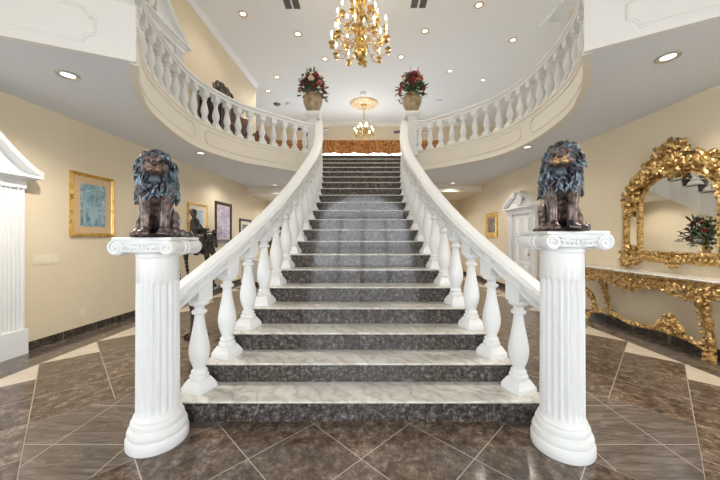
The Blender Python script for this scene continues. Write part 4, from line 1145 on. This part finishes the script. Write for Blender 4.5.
framed('framed_picture', 'blue print of an arch in a gold frame with tan mat, left of the lion', 4.23, 4.93, 1.42, 2.36, True, 'frame_gold', 'pic_blue', 'mat_tan', .05, .10, arch_art)
framed('framed_picture', 'pale blue picture in a thin gold frame behind the dark bronze statue', 6.86, 7.64, 1.56, 2.23, True, 'frame_gold', 'pic_sea', 'mat_cream', .045, .11)
framed('framed_picture', 'tall mauve picture in a dark frame just above the left handrail', 8.02, 8.92, 1.27, 2.40, True, 'frame_dark', 'pic_mauve', 'mat_cream', .09, .02)
framed('framed_picture', 'small dark framed picture farthest along the left wall', 9.45, 10.3, 1.2, 2.02, True, 'frame_dark', 'pic_brown', 'mat_cream', .08, .10)
framed('framed_picture', 'small ornate gold framed picture on the right wall beyond the white door', 8.90, 9.66, 1.42, 2.18, False, 'frame_gold', 'pic_brown', 'mat_tan', .14, .02)
pp = framed('framed_picture', 'green landscape picture on the far back wall, seen in the mirror', 0, .6, -.22, .22, True, 'frame_dark', 'pic_green', 'mat_cream', .03, .0)
pp.location = (-2.25, YLB, 1.55); pp.rotation_euler = (0, 0, 0)

# switch plate, socket, vent
r = thing('light_switch', 'cream wide switch plate on the left wall under the blue print', 'switch', (XL(3.93), 3.93, 1.12), radians(90) - .0467)
MB().box(-.15, .15, -.008, 0, -.062, .062).build('plate', 'plate', r, 0)
for k in range(4): MB().box(-.125 + .064 * k, -.085 + .064 * k, -.014, -.007, -.034, .034).build('rocker', 'plate', r, 0)
r = thing('wall_socket', 'cream wall socket low on the left wall above the baseboard', 'socket', (XL(4.43), 4.43, .32), radians(90) - .0467)
MB().box(-.036, .036, -.006, 0, -.06, .06).build('plate', 'plate', r, 0)
for z in (-.025, .025): MB().lathe([(.017, -.009), (.017, -.005)], 14, (0, 0, z), 'y').build('outlet_face', 'plate', r, 30)
r = thing('air_vent', 'grey air vent high on the far back wall, seen in the mirror', 'vent', (-3.6, YLB - .001, 2.66))
MB().box(-.2, .2, -.012, 0, -.1, .1).build('vent_frame', 'chrome', r, 0); mb = MB()
for k in range(6): mb.box(-.18, .18, -.02, -.011, -.08 + .028 * k, -.066 + .028 * k)
mb.build('slats', 'vent', r, 0)

# ------------------------------------------------------------------ white sideboard with flowers at the back
r = thing('sideboard', 'white panelled sideboard at the back of the hall, seen between left balusters', 'sideboard', (-2.75, 9.05, 0))
MB().box(-.85, .85, -.20, .20, .09, .70).build('body', 'white', r, 0); MB().box(-.88, .88, -.23, .22, .70, .74).build('top', 'white', r, 0); MB().box(-.82, .82, -.16, .17, 0, .09).build('plinth', 'baseboard', r, 0)
for k in range(3):
    x0 = -.82 + .56 * k; d = MB().box(x0, x0 + .52, -.22, -.20, .13, .66).build('door', 'white', r, 0); MB().ell((x0 + .47, -.235, .42), (.014, .014, .014)).build('knob', 'brass', d)
tag(MB().lathe([(.09, 0), (.09, .02), (.04, .05), (.05, .10), (.12, .22), (.13, .30), (.09, .37), (.075, .40), (.10, .43), (.09, .435), (.06, .40)], 24).build('urn', 'gold', None, 40, (-2.75, 9.0, .74)), 'gilded urn on the white sideboard, reflected in the mirror', 'vase')
bouquet('flower_bouquet', 'wide green bouquet with red and white flowers on the back sideboard, reflected in the mirror', (-2.75, 9.0, 1.14), 1.15, 1.05, ['wine', 'red', 'ivory', 'wine'], 31, 190, .075, 20)

# ------------------------------------------------------------------ dark bronze rider behind the left column
r = thing('bronze_statue', 'dark bronze rider on a horse behind the left column', 'statue', (-2.36, 4.25, -.06), radians(8))
MB().lathe([(.15, .06), (.16, .09), (.15, .06), (.09, .10), (.07, .18), (.075, .40), (.10, .55), (.08, .62), (.13, .66), (.15, .70), (.15, .73)], 24).build('pedestal', 'wood_dark', r, 30)
b = MB(); Z = 1.46; E = b.ell
cap(b, (-.15, 0, Z - .01), (.10, 0, Z + .0), .095, .085, 9); E((-.17, 0, Z), (.10, .09, .10)); E((.12, 0, Z), (.085, .08, .10))
cap(b, (.14, 0, Z + .03), (.23, -.02, Z + .04), .065, .05); cap(b, (.22, -.02, Z + .05), (.265, -.03, Z - .06), .045, .032); E((.275, -.03, Z - .10), (.028, .026, .045)); 
for t in (-1, 1): E((.235, -.02 + t * .025, Z + .10), (.012, .010, .03))
for (x, y, kx, fx) in ((-.19, -.055, -.24, -.19), (-.17, .055, -.16, -.12), (.13, -.05, .16, .13), (.14, .05, .24, .21)):
    cap(b, (x, y, Z - .04), (kx, y, Z - .30), .062, .032); cap(b, (kx, y, Z - .30), (fx, y, Z - .62), .03, .022); E((fx + .012, y, .775), (.036, .030, .035))
b.tube(catmull([(-.25, 0, Z + .04), (-.31, .02, Z - .02), (-.33, .02, Z - .18), (-.30, .02, Z - .32)], 5), [.02] * 5 + [.035] * 8 + [.02] * 3, 8)
# rider
cap(b, (-.03, 0, Z + .09), (-.02, 0, Z + .22), .06, .065); E((-.02, 0, Z + .20), (.055, .085, .055)); cap(b, (-.02, 0, Z + .24), (-.03, -.0, Z + .30), .028, .028); E((-.035, -.005, Z + .345), (.045, .042, .055))
for t in (-1, 1):
    cap(b, (-.02, t * .085, Z + .22), (.04, t * .11, Z + .13), .030, .024); cap(b, (.04, t * .11, Z + .13), (.13, t * .05, Z + .12), .023, .018); E((.14, t * .045, Z + .12), (.022, .018, .018))
    cap(b, (-.03, t * .06, Z + .07), (.05, t * .115, Z - .02), .048, .036); cap(b, (.05, t * .115, Z - .02), (.02, t * .12, Z - .20), .034, .022); E((.045, t * .12, Z - .225), (.042, .02, .018))
E((-.045, 0, Z + .375), (.052, .05, .04))
body = remesh('body', b, 'bronze_dark', r, .010, 2)
m = MB()
for k in range(14): t = k / 13; m.tube(catmull([(.13 + .10 * t, 0, Z + .08 + .01 * t), (.12 + .10 * t, -.05, Z + .05), (.12 + .10 * t, -.075, Z - .03 - .03 * (k % 2))], 4), [.012] * 7 + [.006] * 2, 6)
m.build('mane', 'bronze_dark', body, 60)
m = MB()
for k in range(10): a = -.9 + .2 * k; m.tube(catmull([(-.05 + .02 * k, -.03, Z + .10), (-.10 + .025 * k, -.10, Z + .02), (-.12 + .028 * k, -.115, Z - .10), (-.12 + .028 * k, -.105, Z - .20 - .02 * (k % 2))], 4), [.022] * 9 + [.018, .016, .014, .010], 6)
m.build('draped_cloth', 'bronze_dark', body, 60)
m = MB(); m.box(-.26, .26, -.13, .13, .73, .76); m.build('foot_plate', 'bronze_dark', r, 0)

# ------------------------------------------------------------------ upstairs furniture
r = thing('hall_cabinet', 'dark carved cabinet with scrolled crest behind the left balcony balusters', 'cabinet', (XUL(7.3) + .30, 7.3, ZF + .003), radians(90) - .03)
MB().box(-.55, .55, -.22, .22, .08, 1.10).build('carcass', 'wood_dark', r, 0)
for k in (-1, 1):
    d = MB().box(k * .27 - .25, k * .27 + .25, -.245, -.22, .12, 1.04).build('door', 'wood_dark', r, 0)
    MB().box(k * .27 - .17, k * .27 + .17, -.26, -.244, .25, 0.92).build('door_panel', 'wood_red', d, 0); MB().ell((k * .06, -.27, .6), (.018, .018, .018)).build('knob', 'brass', d)
MB().box(-.60, .60, -.27, .24, 1.10, 1.18).build('cornice', 'wood_dark', r, 0)
m = MB()
for s in (-1, 1):
    m.scroll((s * .30, -.05, 1.33), (-s, 0, 0), (0, 0, 1), (0, -1, 0), .15, 1.3, .035); m.scroll((s * .10, -.05, 1.43), (s, 0, 0), (0, 0, 1), (0, -1, 0), .10, 1.2, .03)
    for j in range(4): m.leaf((s * (.12 + .12 * j), -.04, 1.19), (s * .4, 0, 1), (0, -1, 0), .26 - .02 * j, .12, .5)
m.box(-.5, .5, -.05, .02, 1.18, 1.25); m.leaf((0, -.05, 1.27), (0, 0, 1), (0, -1, 0), .30, .16, .6); m.build('carved_crest', 'wood_dark', r, 50)
for MBi in (0,):
    m = MB()
    for x in (-.5, .5):
        for y in (-.18, .18): m.lathe([(.05, 0), (.06, .03), (.05, .06), (.035, .08)], 12, (x, y, 0))
    m.build('feet', 'wood_dark', r, 40)
def armchair(label, loc, rz, m1, m2):
    r = thing('armchair', label, 'chair', loc, rz)
    MB().box(-.30, .30, -.28, .28, .38, .48).build('seat', m2, r, 0)
    mb = MB(); mb.prism([(-.31, .26), (.31, .26), (.31, .33), (-.31, .33)], .48, 1.20); mb.ell((0, .295, 1.2), (.31, .035, .14)); mb.build('backrest', m1, r, 40)
    MB().box(-.24, .24, .245, .262, .58, 1.14).build('back_cushion', m2, r, 0)
    for s in (-1, 1):
        MB().tube(catmull([(s * .31, .28, .74), (s * .33, .0, .72), (s * .33, -.22, .70), (s * .32, -.25, .48)], 5), .028, 8).build('arm', m1, r, 40)
        for y in (-.25, .28): MB().lathe([(.022, 0), (.03, .06), (.022, .14), (.035, .30), (.04, .40)], 12, (s * .28, y, 0)).build('leg', m1, r, 40)
    return r
armchair('red brown wooden armchair behind the left balcony, next to the carved cabinet', (XUL(8.75) + .55, 8.75, ZF + .003), radians(78), 'wood_red', 'wood_dark')
armchair('second red brown armchair behind the left balcony, farther from the cabinet', (XUL(9.7) + .62, 9.75, ZF + .003), radians(66), 'wood_red', 'wood_red')
# valance over the far window
mb = MB(); rows = []
for k in range(121):
    x = -4.0 + 7.5 * k / 120; d = .10 + .045 * sin(k * .9) + .02 * sin(k * 2.3); lo = 5.17 + .06 * abs(sin(k * .19)); rows.append([(x, YB - d, lo), (x, YB - d - .02, (lo + 5.78) / 2), (x, YB - .10, 5.80), (x, YB - .07, 5.80), (x, YB - d + .03, (lo + 5.78) / 2), (x, YB - d + .03, lo)])
mb.rings(rows); tag(mb.build('window_valance', 'valance', None, 50), 'gathered rust and gold brocade valance over the upstairs back window', 'curtain')
# ceiling fans partly hidden by the newel pedestals
for s in (-1, 1):
    x = SX + s * 1.72; y = 10.5; z = 5.16; sd = 'left' if s < 0 else 'right'
    r = thing('ceiling_fan', f'dark ceiling fan upstairs mostly hidden behind the {sd} newel pedestal', 'fan', (x, y, z))
    MB().lathe([(.015, .15), (.015, ZUP - z)], 8).build('rod', 'black', r, 40); MB().lathe([(.02, -.14), (.09, -.10), (.10, -.05), (.12, 0), (.10, .12), (.03, .17)], 20).build('motor', 'black', r, 40)
    for k in range(5):
        a = 2 * pi * k / 5 + .3 * s; m = MB(); m.box(.12, .62, -.07, .07, -.008, .008); m.box(.06, .2, -.02, .02, -.01, .004); m.xf(Matrix.Rotation(a, 4, 'Z') @ Matrix.Rotation(.2, 4, 'X')); m.build('blade', 'wood_dark', r, 0)
GROUPS = {'ceiling light': 'recessed ceiling lights', 'balustrade': 'white balustrades', 'picture': 'framed pictures on the walls', 'chandelier': 'brass chandeliers', 'pedestal': 'newel pedestals at the stair head',
          'column': 'fluted columns at the stair foot', 'balcony': 'curved balcony edges', 'fan': 'ceiling fans upstairs', 'detector': 'small ceiling discs', 'chair': 'armchairs on the left balcony', 'flowers': 'flower bouquets in urns', 'vase': 'urns holding flowers'}
for o in ALL():
    if o.get('category') in GROUPS: o['group'] = GROUPS[o['category']]
    if o.name.startswith('lion_statue'): o['group'] = 'bronze lions on the columns'
    if o.name.startswith('ceiling_vent'): o['group'] = 'ceiling vents beside the chandelier'
# ------------------------------------------------------------------ camera, light
cam = bpy.data.cameras.new('camera'); co = bpy.data.objects.new('camera', cam); COL.objects.link(co)
co.location = (0, 0, 1.4); co.rotation_euler = (pi / 2, 0, 0); cam.lens = 15.0; cam.sensor_width = 36; cam.clip_start = .02
cam.shift_x = -3 / 720; cam.shift_y = -2 / 720
SC.camera = co
w = bpy.data.worlds.new('world'); SC.world = w; w.use_nodes = True
bg = w.node_tree.nodes['Background']; bg.inputs[0].default_value = (.90, .96, 1, 1); bg.inputs[1].default_value = WORLD
def portal(loc, rot, sx, sy):
    l = bpy.data.lights.new('window_portal', 'AREA'); l.shape = 'RECTANGLE'; l.size = sx; l.size_y = sy; l.cycles.is_portal = True
    o = bpy.data.objects.new('window_portal', l); COL.objects.link(o); o.location = loc; o.rotation_euler = rot
portal((0, YF - .21, 1.75), (radians(90), 0, pi), 3.8, 3.5)
portal((XL(-1.2) - .14, -1.2, 1.6), (radians(90), 0, radians(90)), 3.6, 2.5)
portal((XR(-1.2) + .14, -1.2, 1.6), (radians(90), 0, radians(-90)), 3.6, 2.5)
portal((-.25, YB + .16, 5.1), (radians(90), 0, 0), 7.3, 1.7)
portal((-.3, YLB + .14, 1.45), (radians(90), 0, 0), 2.9, 2.3)
portal((-3.6, 13.47, 1.2), (radians(90), 0, 0), .6, 1.4)
SC.view_settings.view_transform = 'Standard'; SC.view_settings.look = 'None'; SC.view_settings.gamma = 1; SC.view_settings.use_curve_mapping = False
SC.view_settings.exposure = EXPO
SC.cycles.use_denoising = True; SC.cycles.denoising_prefilter = 'ACCURATE'; SC.cycles.max_bounces = 10; SC.cycles.diffuse_bounces = 6; SC.cycles.sample_clamp_indirect = 6
